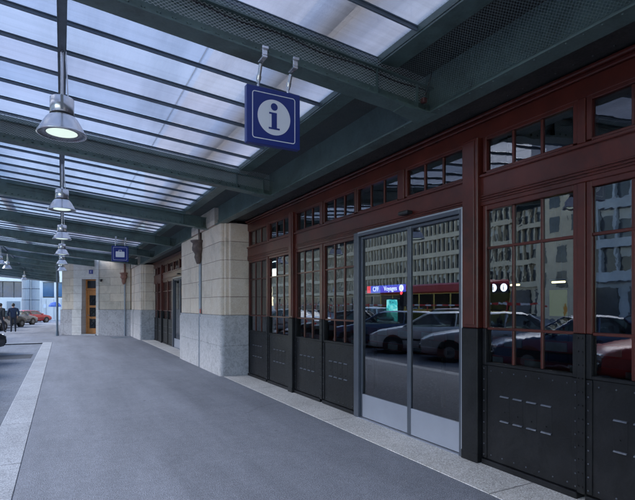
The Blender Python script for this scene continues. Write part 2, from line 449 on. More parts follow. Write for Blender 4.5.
def bay(y0,y1):
    """two leaves side by side with a middle stile"""
    mid=(y0+y1)/2; s=.035
    piece('mullion',[M['red'],M['iron']],lambda m:(m.cbox(W-.03,W+.09,mid-s,mid+s,1.366,2.60,.006),m.cbox(W-.036,W+.09,mid-s,mid+s,.06,1.364,.006,mi=1),
          m.cbox(W-.03,W+.09,mid-s,mid+s,2.917,3.285,.006),[m.rivet((W-.036,mid+dy,.12+i*.11),(-1,0,0),.008,mi=1) for i in range(12) for dy in (-.018,.018)]),B)
    for a,b in ((y0,mid-s),(mid+s,y1)):
        window(a,b); panel(a,b)
        window(a,b,z0=2.945,z1=3.255,bars=(),name='transom_window')

def door(y0,y1):
    """automatic sliding door of two glass leaves"""
    fr=MB()
    fr.cbox(W-.055,W+.10,y0,y0+.05,0,2.63,.004); fr.cbox(W-.055,W+.10,y1-.12,y1,0,2.63,.004)
    fr.cbox(W-.055,W+.10,y0+.05,y1-.12,2.57,2.63,.004)
    fr.cbox(W-.0575,W-.05,y0,y1-.11,2.612,2.632,.002,mi=1); fr.cbox(W-.0575,W-.05,y0,y0+.018,0,2.612,.002,mi=1)
    f=fr.build('sliding_door',[M['alu'],M['altrim']],B)
    a0,a1=y0+.05,y1-.12; mid=a0+(a1-a0)*.45
    for i,(a,b,x) in enumerate(((a0,mid-.004,W-.02),(mid+.004,a1,W-.012))):
        lf=MB()
        s1=.035
        lf.cbox(x,x+.045,a,a+s1,.02,2.565,.004); lf.cbox(x,x+.045,b-s1,b,.02,2.565,.004)
        lf.cbox(x,x+.045,a+s1,b-s1,2.53,2.565,.004)
        lf.build('door_leaf_frame',M['alu'],f)
        kp=MB(); kp.cbox(x+.004,x+.04,a+s1,b-s1,.02,.34,.003); kp.build('kick_plate',M['kick'],f)
        gg=MB(); gg.add([(x+.02,a+s1,.34),(x+.02,b-s1,.34),(x+.02,b-s1,2.53),(x+.02,a+s1,2.53)],[(0,3,2,1)]); gg.build('door_glass',M['doorglass'],f)
    tr=MB(); tr.cbox(W-.06,W+.10,a0,a1,0.0,.012,.003); tr.build('threshold_track',M['altrim'],f)
    sn=MB(); sn.cbox(W-.12,W-.02,mid-.09,mid+.09,2.70,2.745,.012); sn.build('motion_sensor',M['black'],f)
    # red header board above and transoms
    mm=(y0+y1)/2
    piece('mullion',M['red'],lambda m:(m.cbox(W-.03,W+.09,mm-.05,mm+.05,2.917,3.285,.006)),B)
    for a,b in ((y0,mm-.05),(mm+.05,y1)): window(a,b,z0=2.945,z1=3.255,bars=(),name='transom_window')

def opening(y0,y1,items):
    lintel_run(y0,y1)
    for it in items:
        {'bay':bay,'door':door,'post':post}[it[0]](it[1],it[2])
# near opening
opening(-1.0,10.45,[('bay',8.10,10.40),('post',7.93,8.10),('bay',5.88,7.93),('door',3.74,5.87),('post',3.52,3.73),
      ('bay',1.40,3.50),('post',1.20,1.40),('bay',-.95,1.20)])
opening(14.65,23.25,[('bay',21.15,23.2),('post',20.98,21.15),('bay',18.82,20.98),('door',16.66,18.81),('post',16.44,16.65),('bay',14.7,16.43)])
# far dark wall / cornice
co_=MB()
for a,b in ((-1.0,10.45),(14.65,23.25)):
    co_.cbox(W-.05,W+.12,a,b,3.44,3.475,.008); co_.cbox(W-.085,W+.12,a,b,3.475,3.51,.01)
co_.build('cornice',M['red'],B)
# stone piers
def arc(cx,cy,r,a0,a1,n=5): return [(cx+r*math.cos(R(a0+(a1-a0)*i/n)),cy+r*math.sin(R(a0+(a1-a0)*i/n))) for i in range(n+1)]
def pier(y0,y1,slot):
    F=3.17
    up=MB()
    # plan of upper shaft (ccw seen from above): near corner moulded in three rounded steps
    def shaft(ya,yb,moulded):
        pl=[]
        if moulded:
            pl+= [(W+.3,yb),(F,yb)]
            pl+= arc(F+.07,ya+.20,.07,180,270)
            pl+= [(F+.085,ya+.13)]+arc(F+.115,ya+.095,.03,180,270,3)+[(F+.125,ya+.065)]
            pl+= [(F+.175,ya+.065)]+arc(F+.205,ya+.03,.03,180,270,3)+[(F+.24,ya),(W+.3,ya)]
        else: pl=[(W+.3,yb),(F,yb),(F,ya),(W+.3,ya)]
        return pl
    s0,s1=slot-.07,slot+.07
    up.prism(shaft(y0,s0,True),1.372,3.455)
    up.prism(shaft(s1,y1,False),1.372,3.455)
    up.prism([(W+.3,s1),(F+.10,s1),(F+.10,s0),(W+.3,s0)],1.372,3.455)
    up.prism([(F+.5,s0-.02),(3.118,s0-.02),(3.118,y0+.45),(F+.5,y0+.45)],3.455,3.86)
    up.prism([(F+.5,s1+.75),(3.118,s1+.75),(3.118,s1+.02),(F+.5,s1+.02)],3.455,3.68)
    o=up.build('stone_pier',M['ash'],B)
    ba=MB(); F2=F-.05
    ba.prism([(W+.3,s0),(F2,s0)]+arc(F2+.10,y0+.06,.10,180,270)+[(W+.3,y0-.04)],0,1.30)
    ba.prism([(W+.3,y1),(F2,y1),(F2,s1),(W+.3,s1)],0,1.30)
    ba.prism([(W+.3,s1),(F+.08,s1),(F+.08,s0),(W+.3,s0)],0,1.30)
    # weathered top edge
    ba.prism([(W+.3,s0),(F2+.02,s0)]+arc(F2+.12,y0+.08,.10,180,270)+[(W+.3,y0-.02)],1.30,1.37)
    ba.prism([(W+.3,y1),(F2+.02,y1),(F2+.02,s1),(W+.3,s1)],1.30,1.37)
    ba.build('pier_base',M['base'],o)
pier(10.50,14.65,12.36)
pier(23.10,26.95,25.4)
pier(-5.0,-1.0,-3.0)
def downpipe(x,y,hx=0,topmat='copper',z0=0.0,lean=0):
    dp=MB(); dp.cyl((x,y,z0),(x,y,2.72),.042,n=14)
    for z in (.9,2.1): dp.cyl((x,y,z),(x,y,z+.05),.052,n=14)
    o=dp.build('downpipe',M['pipe'],B)
    h=MB()
    h.lathe([(.05,2.66),(.075,2.72),(.11,2.83),(.095,2.90),(.13,2.96),(.165,3.0),(.17,3.08),(.155,3.11),(.15,3.18),(.205,3.22),(.205,3.26),(.13,3.27),(.10,3.24)],(x-.05,y),8)
    h.cyl((x,y+.02,3.24),(x-.02,y+.06,4.0),.045,n=12)
    h.build('rain_hopper',M[topmat],o)
    return o
downpipe(3.155,12.36)
dp2=downpipe(2.86,26.52,topmat='copperred')
rp=MB(); rp.cbox(3.113,3.122,12.20,12.29,1.39,1.50,.003); rp.build('hydrant_plate',M['redplate'],B)
# upper wall over the canopy and rooms behind the glass
wl=MB(); wl.box(W+.13,W+.5,-8,27,3.52,9.0)
wl.box(W+.31,W+.5,10.45,14.65,0,3.52); wl.box(W+.31,W+.5,23.25,27,0,3.52); wl.box(W+.31,W+.5,-8,-1,0,3.52)
wl.build('upper_wall',M['ash'],B)
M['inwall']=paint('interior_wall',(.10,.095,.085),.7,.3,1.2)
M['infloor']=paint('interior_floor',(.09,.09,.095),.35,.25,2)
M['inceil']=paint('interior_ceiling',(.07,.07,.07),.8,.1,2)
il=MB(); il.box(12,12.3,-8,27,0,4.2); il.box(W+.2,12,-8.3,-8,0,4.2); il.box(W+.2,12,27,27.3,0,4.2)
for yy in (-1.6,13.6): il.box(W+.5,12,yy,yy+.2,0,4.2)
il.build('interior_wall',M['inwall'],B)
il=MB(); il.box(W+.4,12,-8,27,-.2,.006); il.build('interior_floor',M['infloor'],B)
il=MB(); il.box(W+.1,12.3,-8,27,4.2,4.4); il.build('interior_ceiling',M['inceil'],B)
# soffit of dark riveted steel between girder and cornice
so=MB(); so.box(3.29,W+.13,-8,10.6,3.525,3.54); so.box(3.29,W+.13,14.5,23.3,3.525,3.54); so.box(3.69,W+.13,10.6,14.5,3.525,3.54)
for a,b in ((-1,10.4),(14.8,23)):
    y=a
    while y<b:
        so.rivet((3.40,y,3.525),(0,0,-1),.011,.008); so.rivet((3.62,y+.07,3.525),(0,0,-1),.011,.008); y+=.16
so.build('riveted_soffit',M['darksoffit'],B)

wg=thing('shade_block','unseen stone-faced block added behind the camera to darken the near end of the canopy','building',(0,-10,0))  # invented block with a door, added out of view to shade the near front
mb=MB(); mb.box(-5.4,3.7,-16,-9.3,0,7); mb.build('wall',M['ash'],wg)
mb=MB(); mb.box(-.6,.9,-9.32,-9.25,0,2.8); mb.build('door',M['iron'],wg)
# ------------------------------------------------------------------ canopy
C=thing('platform_canopy','green riveted steel canopy with wired glass roof over the pavement','canopy',(0,0,0))
SL=.0906
def zb(x): return 3.75-SL*x+(.085*(-1-max(x,-3.1)) if x<-1 else 0)       # beam underside
def zg(x): return 4.15-SL*x       # glass
XN=-3.1; XL=XN; XR=2.63
def sbox(mb,xa,xb,y0,y1,o0,o1,f=zg,mi=0):
    """box following the roof slope between xa and xb"""
    if f is zb and xa<-1.001 and xb>-.999:
        sbox(mb,xa,-1,y0,y1,o0,o1,f,mi); sbox(mb,-1,xb,y0,y1,o0,o1,f,mi); return
    mb.hexa([(xa,y0,f(xa)+o0),(xb,y0,f(xb)+o0),(xb,y1,f(xb)+o0),(xa,y1,f(xa)+o0),
             (xa,y0,f(xa)+o1),(xb,y0,f(xb)+o1),(xb,y1,f(xb)+o1),(xa,y1,f(xa)+o1)],mi)
YB=[3.7+4*i for i in range(-3,13)]
for y in YB:
    xr=3.22 if y<24 else (1.5 if y<30 else -.25)
    XL=XN if y<30 else -5.6
    mb=MB()
    sbox(mb,-1,xr,y-.008,y+.008,.02,.255,zb); mb.hexa([(XL,y-.008,zb(XL)+.02),(-1,y-.008,zb(-1)+.02),(-1,y+.008,zb(-1)+.02),(XL,y+.008,zb(XL)+.02),(XL,y-.008,zg(XL)-.145),(-1,y-.008,zg(-1)-.145),(-1,y+.008,zg(-1)-.145),(XL,y+.008,zg(XL)-.145)]) if 0 else sbox(mb,XL,-1,y-.008,y+.008,.02,.08,zb)
    sbox(mb,XL,xr,y-.095,y+.095,0,.016,zb)
    sbox(mb,XL,xr,y-.07,y-.008,.016,.028,zb); sbox(mb,XL,xr,y+.008,y+.07,.016,.028,zb)
    sbox(mb,XL,xr,y-.020,y-.008,.028,.095,zb); sbox(mb,XL,xr,y+.008,y+.020,.028,.095,zb)
    sbox(mb,-1,xr,y-.085,y+.085,.255,.268,zb)
    mb.hexa([(XL,y-.007,zb(XL)+.07),(-1,y-.007,zb(-1)+.07),(-1,y+.007,zb(-1)+.07),(XL,y+.007,zb(XL)+.07),(XL,y-.007,zg(XL)-.06),(-1,y-.007,zg(-1)-.06),(-1,y+.007,zg(-1)-.06),(XL,y+.007,zg(XL)-.06)])
    sbox(mb,-1,xr,y-.020,y-.008,.19,.255,zb)
    sbox(mb,-1,min(xr,XR),y-.012,y+.012,.268,.345,zb)
    x=XL+.1
    stp=.11 if y<16 else .2
    while x<xr-.05:
        z=zb(x); mb.rivet((x,y-.020,z+.064),(0,-1,0),.017,.014)
        if -1<y<9: mb.rivet((x+.05,y-.08,z),(0,0,-1),.011,.007)
        x+=stp
    if xr>3: # end stiffeners and gusset by the girder
        for xs in (3.02,2.55): mb.box(xs,xs+.012,y-.075,y+.075,zb(xs)+.03,zb(xs)+.25)
        mb.hexa([(2.85,y-.085,zb(2.85)-.012),(3.2,y-.14,zb(3.2)-.012),(3.2,y+.14,zb(3.2)-.012),(2.85,y+.085,zb(2.85)-.012),
                 (2.85,y-.085,zb(2.85)),(3.2,y-.14,zb(3.2)),(3.2,y+.14,zb(3.2)),(2.85,y+.085,zb(2.85))])
    bo=mb.build('cross_beam',M['green'],C)
    if y<9:
        nn=MB(); yy=y-.05
        nn.add([(-1,yy,zb(-1)+.09),(xr-.08,yy,zb(xr-.08)+.09),(xr-.08,yy,zb(xr-.08)+.36),(-1,yy,zb(-1)+.36)],[(0,1,2,3)])
        nn.build('bird_net',M['netXZ'],bo)
cb_=MB()
for k in range(30):
    xa,xb=-.9+k*.135,-.9+(k+1)*.135
    sa,sb=(.012*math.sin(k*1.1),.012*math.sin((k+1)*1.1))
    cb_.cyl((xa,3.655,zb(xa)+.225+sa),(xb,3.655,zb(xb)+.225+sb),.008,n=6)
cb_.build('cable',M['black'],C)
M['jbox']=paint('old_red_box',(.08,.03,.028),.5,.3,8)
jb=MB(); jb.cbox(3.03,3.08,3.55,3.60,3.53,3.58,.008); jb.build('junction_box',M['jbox'],C)
cb_=MB(); cb_.cyl((3.06,3.56,3.6),(3.09,3.5,3.80),.006,n=6); cb_.build('cable',M['black'],C)
# longitudinal girder on the piers
YA,YZ=-9.0,27.0
gd=MB()
gd.box(3.215,3.235,YA,YZ,3.475,4.1)
gd.box(3.13,3.31,YA,YZ,3.458,3.474)
gd.box(3.20,3.214,YA,YZ,3.475,3.58)
y=YA
while y<24: gd.rivet((3.20,y,3.50),(-1,0,0),.010,.008); gd.rivet((3.16,y,3.458),(0,0,-1),.008,.006); y+=.13 if y<16 else .26
gd.build('girder',M['green'],C)
ed=MB()
ed.box(2.60,2.63,YA,YZ,3.86,3.955); ed.box(2.605,2.80,YA,YZ,3.838,3.852); ed.box(2.79,2.802,YA,YZ,3.853,4.05)
ed.box(2.69,2.70,YA,YZ,3.853,3.95)
ed.build('edge_channel',M['green'],C)
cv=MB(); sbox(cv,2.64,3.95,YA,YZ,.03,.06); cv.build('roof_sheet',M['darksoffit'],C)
nn=MB(); nn.add([(2.802,YA,3.86),(3.185,YA,3.515),(3.185,24,3.515),(2.802,24,3.86)],[(0,1,2,3)]); nn.build('bird_net',M['netYZ'],C)
nn=MB(); nn.add([(2.585,YA,3.93),(2.60,YA,3.845),(2.60,24,3.845),(2.585,24,3.93)],[(0,1,2,3)]); nn.build('bird_net',M['netYZ'],C)
# glazing bars and panes
GB=4/7
i0=-14
nb=0
for i in range(i0,90):
    y=3.7+i*GB
    if y>51.9: break
    XL=XN if y<30 else -5.6
    xr=XR if y<26.2 else (2.63 if y<27 else (1.5 if y<29.5 else -.2))
    if 1:
        mb=MB(); sbox(mb,XL,xr,y-.017,y+.017,-.010,-.003); sbox(mb,XL,xr,y-.004,y+.004,-.036,-.010); sbox(mb,XL,xr,y-.009,y+.009,-.042,-.036)
        mb.build('glazing_bar',M['bar'],C)
    mb=MB(); sbox(mb,XL+.02,xr,y+.001,y+GB-.001,.004,.004)
    mb.v=mb.v[:4]; mb.f=[[0,1,2,3]]; mb.m=[0]; mb.sm=[False]
    mb.build('glass_pane',M['roofglass'],C)
XL=XN
# cover strips / purlins lying over the glass
for x,w in ((2.02,.12),(-1.3,.10),(-2.75,.10),(1.22,.003)):
    mb=MB(); sbox(mb,x-w,x+w,YA,27 if x>1 else (29 if x>0 else 51.6),.10 if w>.05 else .008,.18 if w>.05 else .012); mb.build('purlin',M['bar'],C)
# outer fascia and far end fascia
mb=MB(); mb.box(XL-.03,XL-.002,YA,30,4.23,4.52); mb.box(XL-.12,XL-.002,YA,30,4.215,4.228); mb.box(-5.64,-5.61,30,52,4.3,4.75); mb.build('outer_fascia',M['green'],C)
M['palefascia']=paint('pale_fascia',(.42,.47,.50),.5,.08,3)
mb=MB(); sbox(mb,-5.6,-.2,52.0,52.05,-.45,.1); mb.build('end_fascia',M['palefascia'],C)
# lamp rails
for x in (0.0,-2.38):
    for a,b in zip(YB[:-1],YB[1:]):
        if x==0 and b>28.5: break
        mb=MB(); z=zg(x)-.07
        mb.box(x-.036,x+.036,a+.03,b-.03,z-.012,z); mb.box(x-.036,x+.036,a+.03,b-.03,z-.10,z-.09); mb.box(x-.006,x+.006,a+.03,b-.03,z-.09,z-.012)
        mb.box(x-.037,x-.033,a+.03,b-.03,z-.112,z-.07); mb.box(x+.033,x+.037,a+.03,b-.03,z-.112,z-.07)
        mb.build('lamp_rail',M['bar'],C)
# street side columns of the canopy (slim steel)
for y in (-8.3,27.8):
    mb=MB(); mb.box(XL+.1,XL+.22,y-.06,y+.06,-.1,4.22); mb.build('canopy_post',M['green'],C)

# ------------------------------------------------------------------ pendant lamps
M['lens']=emis('lamp_lens',(.72,.86,.75),.17)
ZL=3.19
def make_lamp():
    t=thing('pendant_lamp','x','lamp',(0,0,ZL))
    mb=MB()
    mb.lathe([(.0,ZL+.335),(.095,ZL+.335),(.102,ZL+.328),(.102,ZL+.19),(.098,ZL+.185),(.092,ZL+.185)])
    mb.box(-.012,.012,-.115,-.10,ZL+.20,ZL+.33)
    mb.build('lamp_housing',M['chrome'],t)
    mb=MB(); mb.lathe([(.092,ZL+.186),(.104,ZL+.182),(.104,ZL+.172),(.096,ZL+.170)]); mb.build('collar',M['black'],t)
    mb=MB(); mb.lathe([(.096,ZL+.172),(.112,ZL+.165),(.135,ZL+.14),(.165,ZL+.09),(.190,ZL+.04),(.203,ZL+.012),(.210,ZL+.008),(.211,ZL-.002),(.206,ZL-.006),(.200,ZL-.004)],n=48)
    mb.build('lamp_shade',M['chrome'],t)
    mb=MB(); mb.lathe([(.201,ZL-.003),(.195,ZL+.01),(.138,ZL+.016),(.130,ZL+.012)],n=48); mb.build('reflector_ring',M['lampin'],t)
    mb=MB(); mb.lathe([(.132,ZL+.012),(.09,ZL+.006),(.04,ZL+.003),(.0,ZL+.002)],n=32); mb.build('lens',M['lens'],t)
    mb=MB(); mb.cyl((0,0,ZL+.33),(0,0,3.975),.012,n=10); mb.cyl((.05,-.03,ZL+.33),(.03,-.01,3.975),.006,n=6); mb.cyl((0,0,ZL+.33),(0,0,ZL+.37),.03,.018,n=12)
    mb.build('suspension_rod',M['chrome'],t)
    return t
lamp=make_lamp()
LB=['nearest and largest brushed aluminium pendant lamp, its lit lens seen from below','second pendant lamp in the main row, between the second and third green beams',
 'third pendant lamp of the main row, half the size of the one before','fourth pendant lamp of the main row above the far door','fifth pendant lamp of the main row, just above the farthest one','farthest, lowest pendant lamp of the main row against the stone corner']
for i in range(6):
    o=lamp if i==0 else copy_tree(lamp)
    o.location=(0,5.07+4.03*i,ZL); tag(o,LB[i],'lamp','pendant lamps under the canopy')
lo=['pendant lamp cut by the left edge of the photo, street side row','pendant lamp of the street side row beside the one at the left edge','farthest small pendant lamp of the street side row, in front of the pale ribbed silos']
for i,y in enumerate((24.9,28.0,39.9)):
    o=copy_tree(lamp); o.location=(-2.38,y,ZL+.2); tag(o,lo[i],'lamp','pendant lamps of the street side row')

# ------------------------------------------------------------------ hanging signs
def make_sign(y,label,pict):
    x0,x1=1.32,1.80; z0,z1=2.925,3.395; T=.055
    t=thing('hanging_sign',label,'sign',((x0+x1)/2,y,z0))
    mb=MB(); mb.cbox(x0,x1,y,y+T,z0,z1,.004); b=mb.build('sign_box',M['blue'],t)
    cx,cz=(x0+x1)/2,(z0+z1)/2
    # rounded white outline, front and back
    ol=MB()
    for yy in (y-.0015,y+T+.0015):
        hw=.19; r=.02; w=.0035
        def ring(o):
            pts=[]
            for sx,sz,a in ((1,1,0),(-1,1,90),(-1,-1,180),(1,-1,270)):
                for k in range(5):
                    an=R(a+90*k/4); pts.append((cx+sx*(hw-r)+(r+o)*math.cos(an),yy,cz+sz*(hw-r)+(r+o)*math.sin(an)))
            return pts
        A=ring(w);Bq=ring(-w);n=len(A)
        ol.add(A+Bq,[(k,(k+1)%n,n+(k+1)%n,n+k) for k in range(n)])
    ol.build('sign_outline',M['white'],t)
    pw=MB(); pb=MB()
    for sgn,yy in ((1,y-.002),(-1,y+T+.002)):
        if pict=='i':
            pts=[(cx+.147*math.cos(2*PI*k/48),yy,cz+.147*math.sin(2*PI*k/48)) for k in range(48)]
            pw.add(pts,[list(range(48))])
            yb_=yy-.0015*sgn
            def q(a,b,c,d): pb.add([(cx+sgn*a,yb_,cz+c),(cx+sgn*b,yb_,cz+c),(cx+sgn*b,yb_,cz+d),(cx+sgn*a,yb_,cz+d)],[(0,1,2,3)])
            q(-.024,.024,-.085,.040); q(-.046,-.024,.025,.040); q(-.050,-.024,-.100,-.085); q(.024,.050,-.100,-.085); q(-.024,.024,-.100,-.085)
            pb.add([(cx+.031*math.cos(2*PI*k/24),yb_,cz+.088+.031*math.sin(2*PI*k/24)) for k in range(24)],[list(range(24))])
        else:
            pts=[]; hw,hh,r=.125,.085,.018
            for sx,sz,a in ((1,1,0),(-1,1,90),(-1,-1,180),(1,-1,270)):
                for k in range(5):
                    an=R(a+90*k/4); pts.append((cx+sx*(hw-r)+r*math.cos(an),yy,cz-.02+sz*(hh-r)+r*math.sin(an)))
            pw.add(pts,[list(range(len(pts)))])
            for a,b,c,d in ((-.045,-.032,.065,.10),(.032,.045,.065,.10),(-.045,.045,.10,.113)):
                pw.add([(cx+a,yy,cz+c),(cx+b,yy,cz+c),(cx+b,yy,cz+d),(cx+a,yy,cz+d)],[(0,1,2,3)])
    pw.build('pictogram_disc' if pict=='i' else 'pictogram_case',M['white'],t)
    if pb.v: pb.build('pictogram_letter',M['blue'],t)
    for x in (x0+.11,x1-.10):
        h=MB(); zt=zb(x)
        h.cyl((x,y+T/2,z1),(x,y+T/2,z1+.03),.010,n=10)
        h.cyl((x,y+.02,z1+.028),(x,y+.005,z1+.05),.006,n=8)
        h.cyl((x,y+.03,z1+.04),(x,y-.03,zt-.055),.016,n=12); h.cyl((x,y+.02,z1+.06),(x,y+.01,z1+.09),.021,n=12)
        h.cbox(x-.022,x+.022,y-.125,y-.02,zt-.045,zt-.025,.004); h.cbox(x-.022,x+.022,y-.125,y-.105,zt-.026,zt+.035,.004)
        h.cbox(x-.028,x+.028,y-.14,y-.08,zt+.018,zt+.042,.004)
        h.build('hanger',M['chrome'],t)
    return t
make_sign(3.70,'large blue hanging sign with a white round letter i pictogram','i')
make_sign(15.70,'small blue hanging sign with a white suitcase pictogram, far down the canopy','case')

# ------------------------------------------------------------------ far corner building (diagonal wall)
P1=Vector((0,29.3,0)); e=Vector((3.1,-2.9,0)).normalized(); nrm=Vector((e.y,-e.x,0))   # nrm points to the camera
if nrm.y>0: nrm=-nrm
XW=Matrix(((e.x,nrm.x*-1,0,P1.x),(e.y,nrm.y*-1,0,P1.y),(0,0,1,0),(0,0,0,1)))   # local u, depth(v, into wall), z
LW=4.25
cb=thing('corner_building','pale stone corner building set diagonally, with a brown panelled door','building',(0,29.3,0))
def wbuild(name,fn,mat,parent=cb):
    mb=MB(); fn(mb); return mb.build(name,mat,parent,xf=XW)
D0,D1,DH=1.31,2.20,2.97
wbuild('wall',lambda m:(m.box(0,.78,0,.6,1.37,5.5),m.box(2.36,LW,0,.6,1.37,5.5)),M['ashd'])
wbuild('wall_base',lambda m:(m.box(-.05,.72,-.06,.6,0,1.36),m.box(2.36,LW+.3,-.05,.6,0,1.36)),M['based'])
wbuild('door_surround',lambda m:(m.box(.78,D0,-.045,.6,1.37,5.5),m.box(.72,D0,-.085,.6,0,1.368),m.box(D1,2.36,-.045,.6,0,5.5),m.box(D0,D1,-.045,.6,DH,5.5)),M['surround'])
dw=MB()
dw.box(D0,D1,.34,.42,0,2.45)
door_o=None
def dfun(m):
    m.cbox(D0,D0+.08,.25,.33,0,DH,.006); m.cbox(D1-.08,D1,.25,.33,0,DH,.006); m.cbox(D0+.08,D1-.08,.25,.33,DH-.07,DH,.006)
    m.cbox(D0+.02,D1-.02,.20,.34,2.40,2.46,.01); m.cbox(D0+.04,D1-.04,.22,.34,2.46,2.50,.01)
    m.cbox(D0+.08,D0+.20,.28,.33,.02,2.40,.006); m.cbox(D1-.20,D1-.08,.28,.33,.02,2.40,.006)
    for z0,z1 in ((.02,.36),(.86,.98),(1.46,1.58),(2.12,2.40)): m.cbox(D0+.20,D1-.20,.28,.33,z0,z1,.006)
    m.cbox(D0+.26,D1-.26,.265,.29,.08,.30,.006); m.cbox(D0+.26,D1-.26,.265,.29,2.18,2.34,.006)
dd=wbuild('wooden_door',dfun,M['brownwood'])
def gfun(m):
    for z0,z1 in ((.36,.86),(.98,1.46),(1.58,2.12)): m.box(D0+.20,D1-.20,.315,.325,z0,z1)
    m.box(D0+.08,D1-.08,.30,.31,2.50,DH-.07)
for z0,z1 in ((.36,.86),(.98,1.46),(1.58,2.12)):
    mb=MB(); mb.box(D0+.20,D1-.20,.315,.325,z0,z1); mb.build('door_glass',M['darkglass'],dd,xf=XW)
mb=MB(); mb.box(D0+.08,D1-.08,.30,.31,2.50,DH-.07); mb.build('fanlight',M['darkglass'],dd,xf=XW)
mb=MB()
for z0,z1 in ((.36,.86),(.98,1.46),(1.58,2.12)):
    a,b=D0+.20,D1-.20; c=(z0+z1)/2
    for (u0,w0),(u1,w1) in (((a,z0),(b,z1)),((a,z1),(b,z0)),((a,c),((a+b)/2,z1)),(((a+b)/2,z1),(b,c)),((b,c),((a+b)/2,z0)),(((a+b)/2,z0),(a,c))):
        mb.cyl((u0,.305,w0),(u1,.305,w1),.009,n=6)
mb.build('iron_grille',M['iron'],dd,xf=XW)
mb=MB(); mb.cyl((D0+.14,.28,1.05),(D0+.14,.22,1.05),.02,n=10); mb.cbox(D0+.12,D0+.24,.215,.235,1.035,1.065,.006); mb.build('door_handle',M['chrome'],dd,xf=XW)
mb=MB(); mb.box(D0-.02,D1+.02,-.12,.3,0,.06); mb.build('door_step',M['kerb'],cb,xf=XW)
pq=MB(); pq.cbox(1.78,2.02,-.075,-.047,3.24,3.46,.004); po=pq.build('number_plaque',M['blue'],cb,xf=XW)
tm=XW@Matrix.Translation((1.90,-.079,3.35))@Matrix.Rotation(R(90),4,'X')
text_mesh('1',.16,'plaque_number',M['white'],po,tm)
mb=MB(); mb.cyl((2.54,.0,2.92),(2.54,-.10,2.92),.03,n=12); mb.cyl((2.54,-.08,2.95),(2.54,-.08,2.82),.07,.05,n=16); mb.build('camera_dome',M['black'],cb,xf=XW)
# rest of the corner building's bulk
mb=MB(); mb.prism([(0,29.3),(.5,29.6),(3.2,27.1),(14,27.1),(14,62),(0,62)],0,5.5); mb.build('rear_block',M['ashd'],cb)
# slim post at corner
sp=MB(); sp.cyl((0,0,0),(0,0,3.6),.055,n=12); sp.cyl((0,0,0),(0,0,.25),.09,.07,n=12); sp.cyl((0,0,3.5),(0,0,3.62),.08,.11,n=12)
o=sp.build('steel_post',M['bar']); o.location=(-.22,28.4,0); tag(o,'slim dark steel post under the canopy at the stone corner','post')

# ------------------------------------------------------------------ cars
def carpaint(name,c,metal=.1,rough=.5):
    m,nt,b=newmat(name)
    v=objvec(nt); n=noise(nt,7,5,.7,v)
    L(nt,ramp(nt,n,[(.35,[x*.88 for x in c]),(.65,[min(1,x*1.05) for x in c])]),b.inputs['Base Color'])
    b.inputs['Roughness'].default_value=rough; b.inputs['Metallic'].default_value=metal
    b.inputs['Coat Weight'].default_value=.5; b.inputs['Coat Roughness'].default_value=.22
    return m
CP={'white':carpaint('car_white',(.68,.69,.70)),'silver':carpaint('car_silver',(.42,.44,.47),.5),'red':carpaint('car_red',(.42,.035,.035)),
    'dark':carpaint('car_dark',(.025,.03,.04)),'blue':carpaint('car_blue',(.06,.10,.20),.3),'maroon':carpaint('car_maroon',(.16,.025,.03)),'grey':carpaint('car_grey',(.18,.20,.23),.4)}
M['carglass']=glass('car_glass',1.8,(.38,.45,.44),0,1)
M['hub']=paint('hubcap_grey',(.22,.23,.25),.35,.1,5,.5)
M['seat']=paint('seat_cloth',(.06,.06,.07),.8,.2,8)
M['headl']=paint('headlight_glass',(.7,.72,.74),.12,.05,6,.3)
M['taill']=paint('taillight_red',(.5,.02,.02),.15,.1,6)
M['plate']=paint('number_plate',(.6,.6,.58),.4,.05,6)
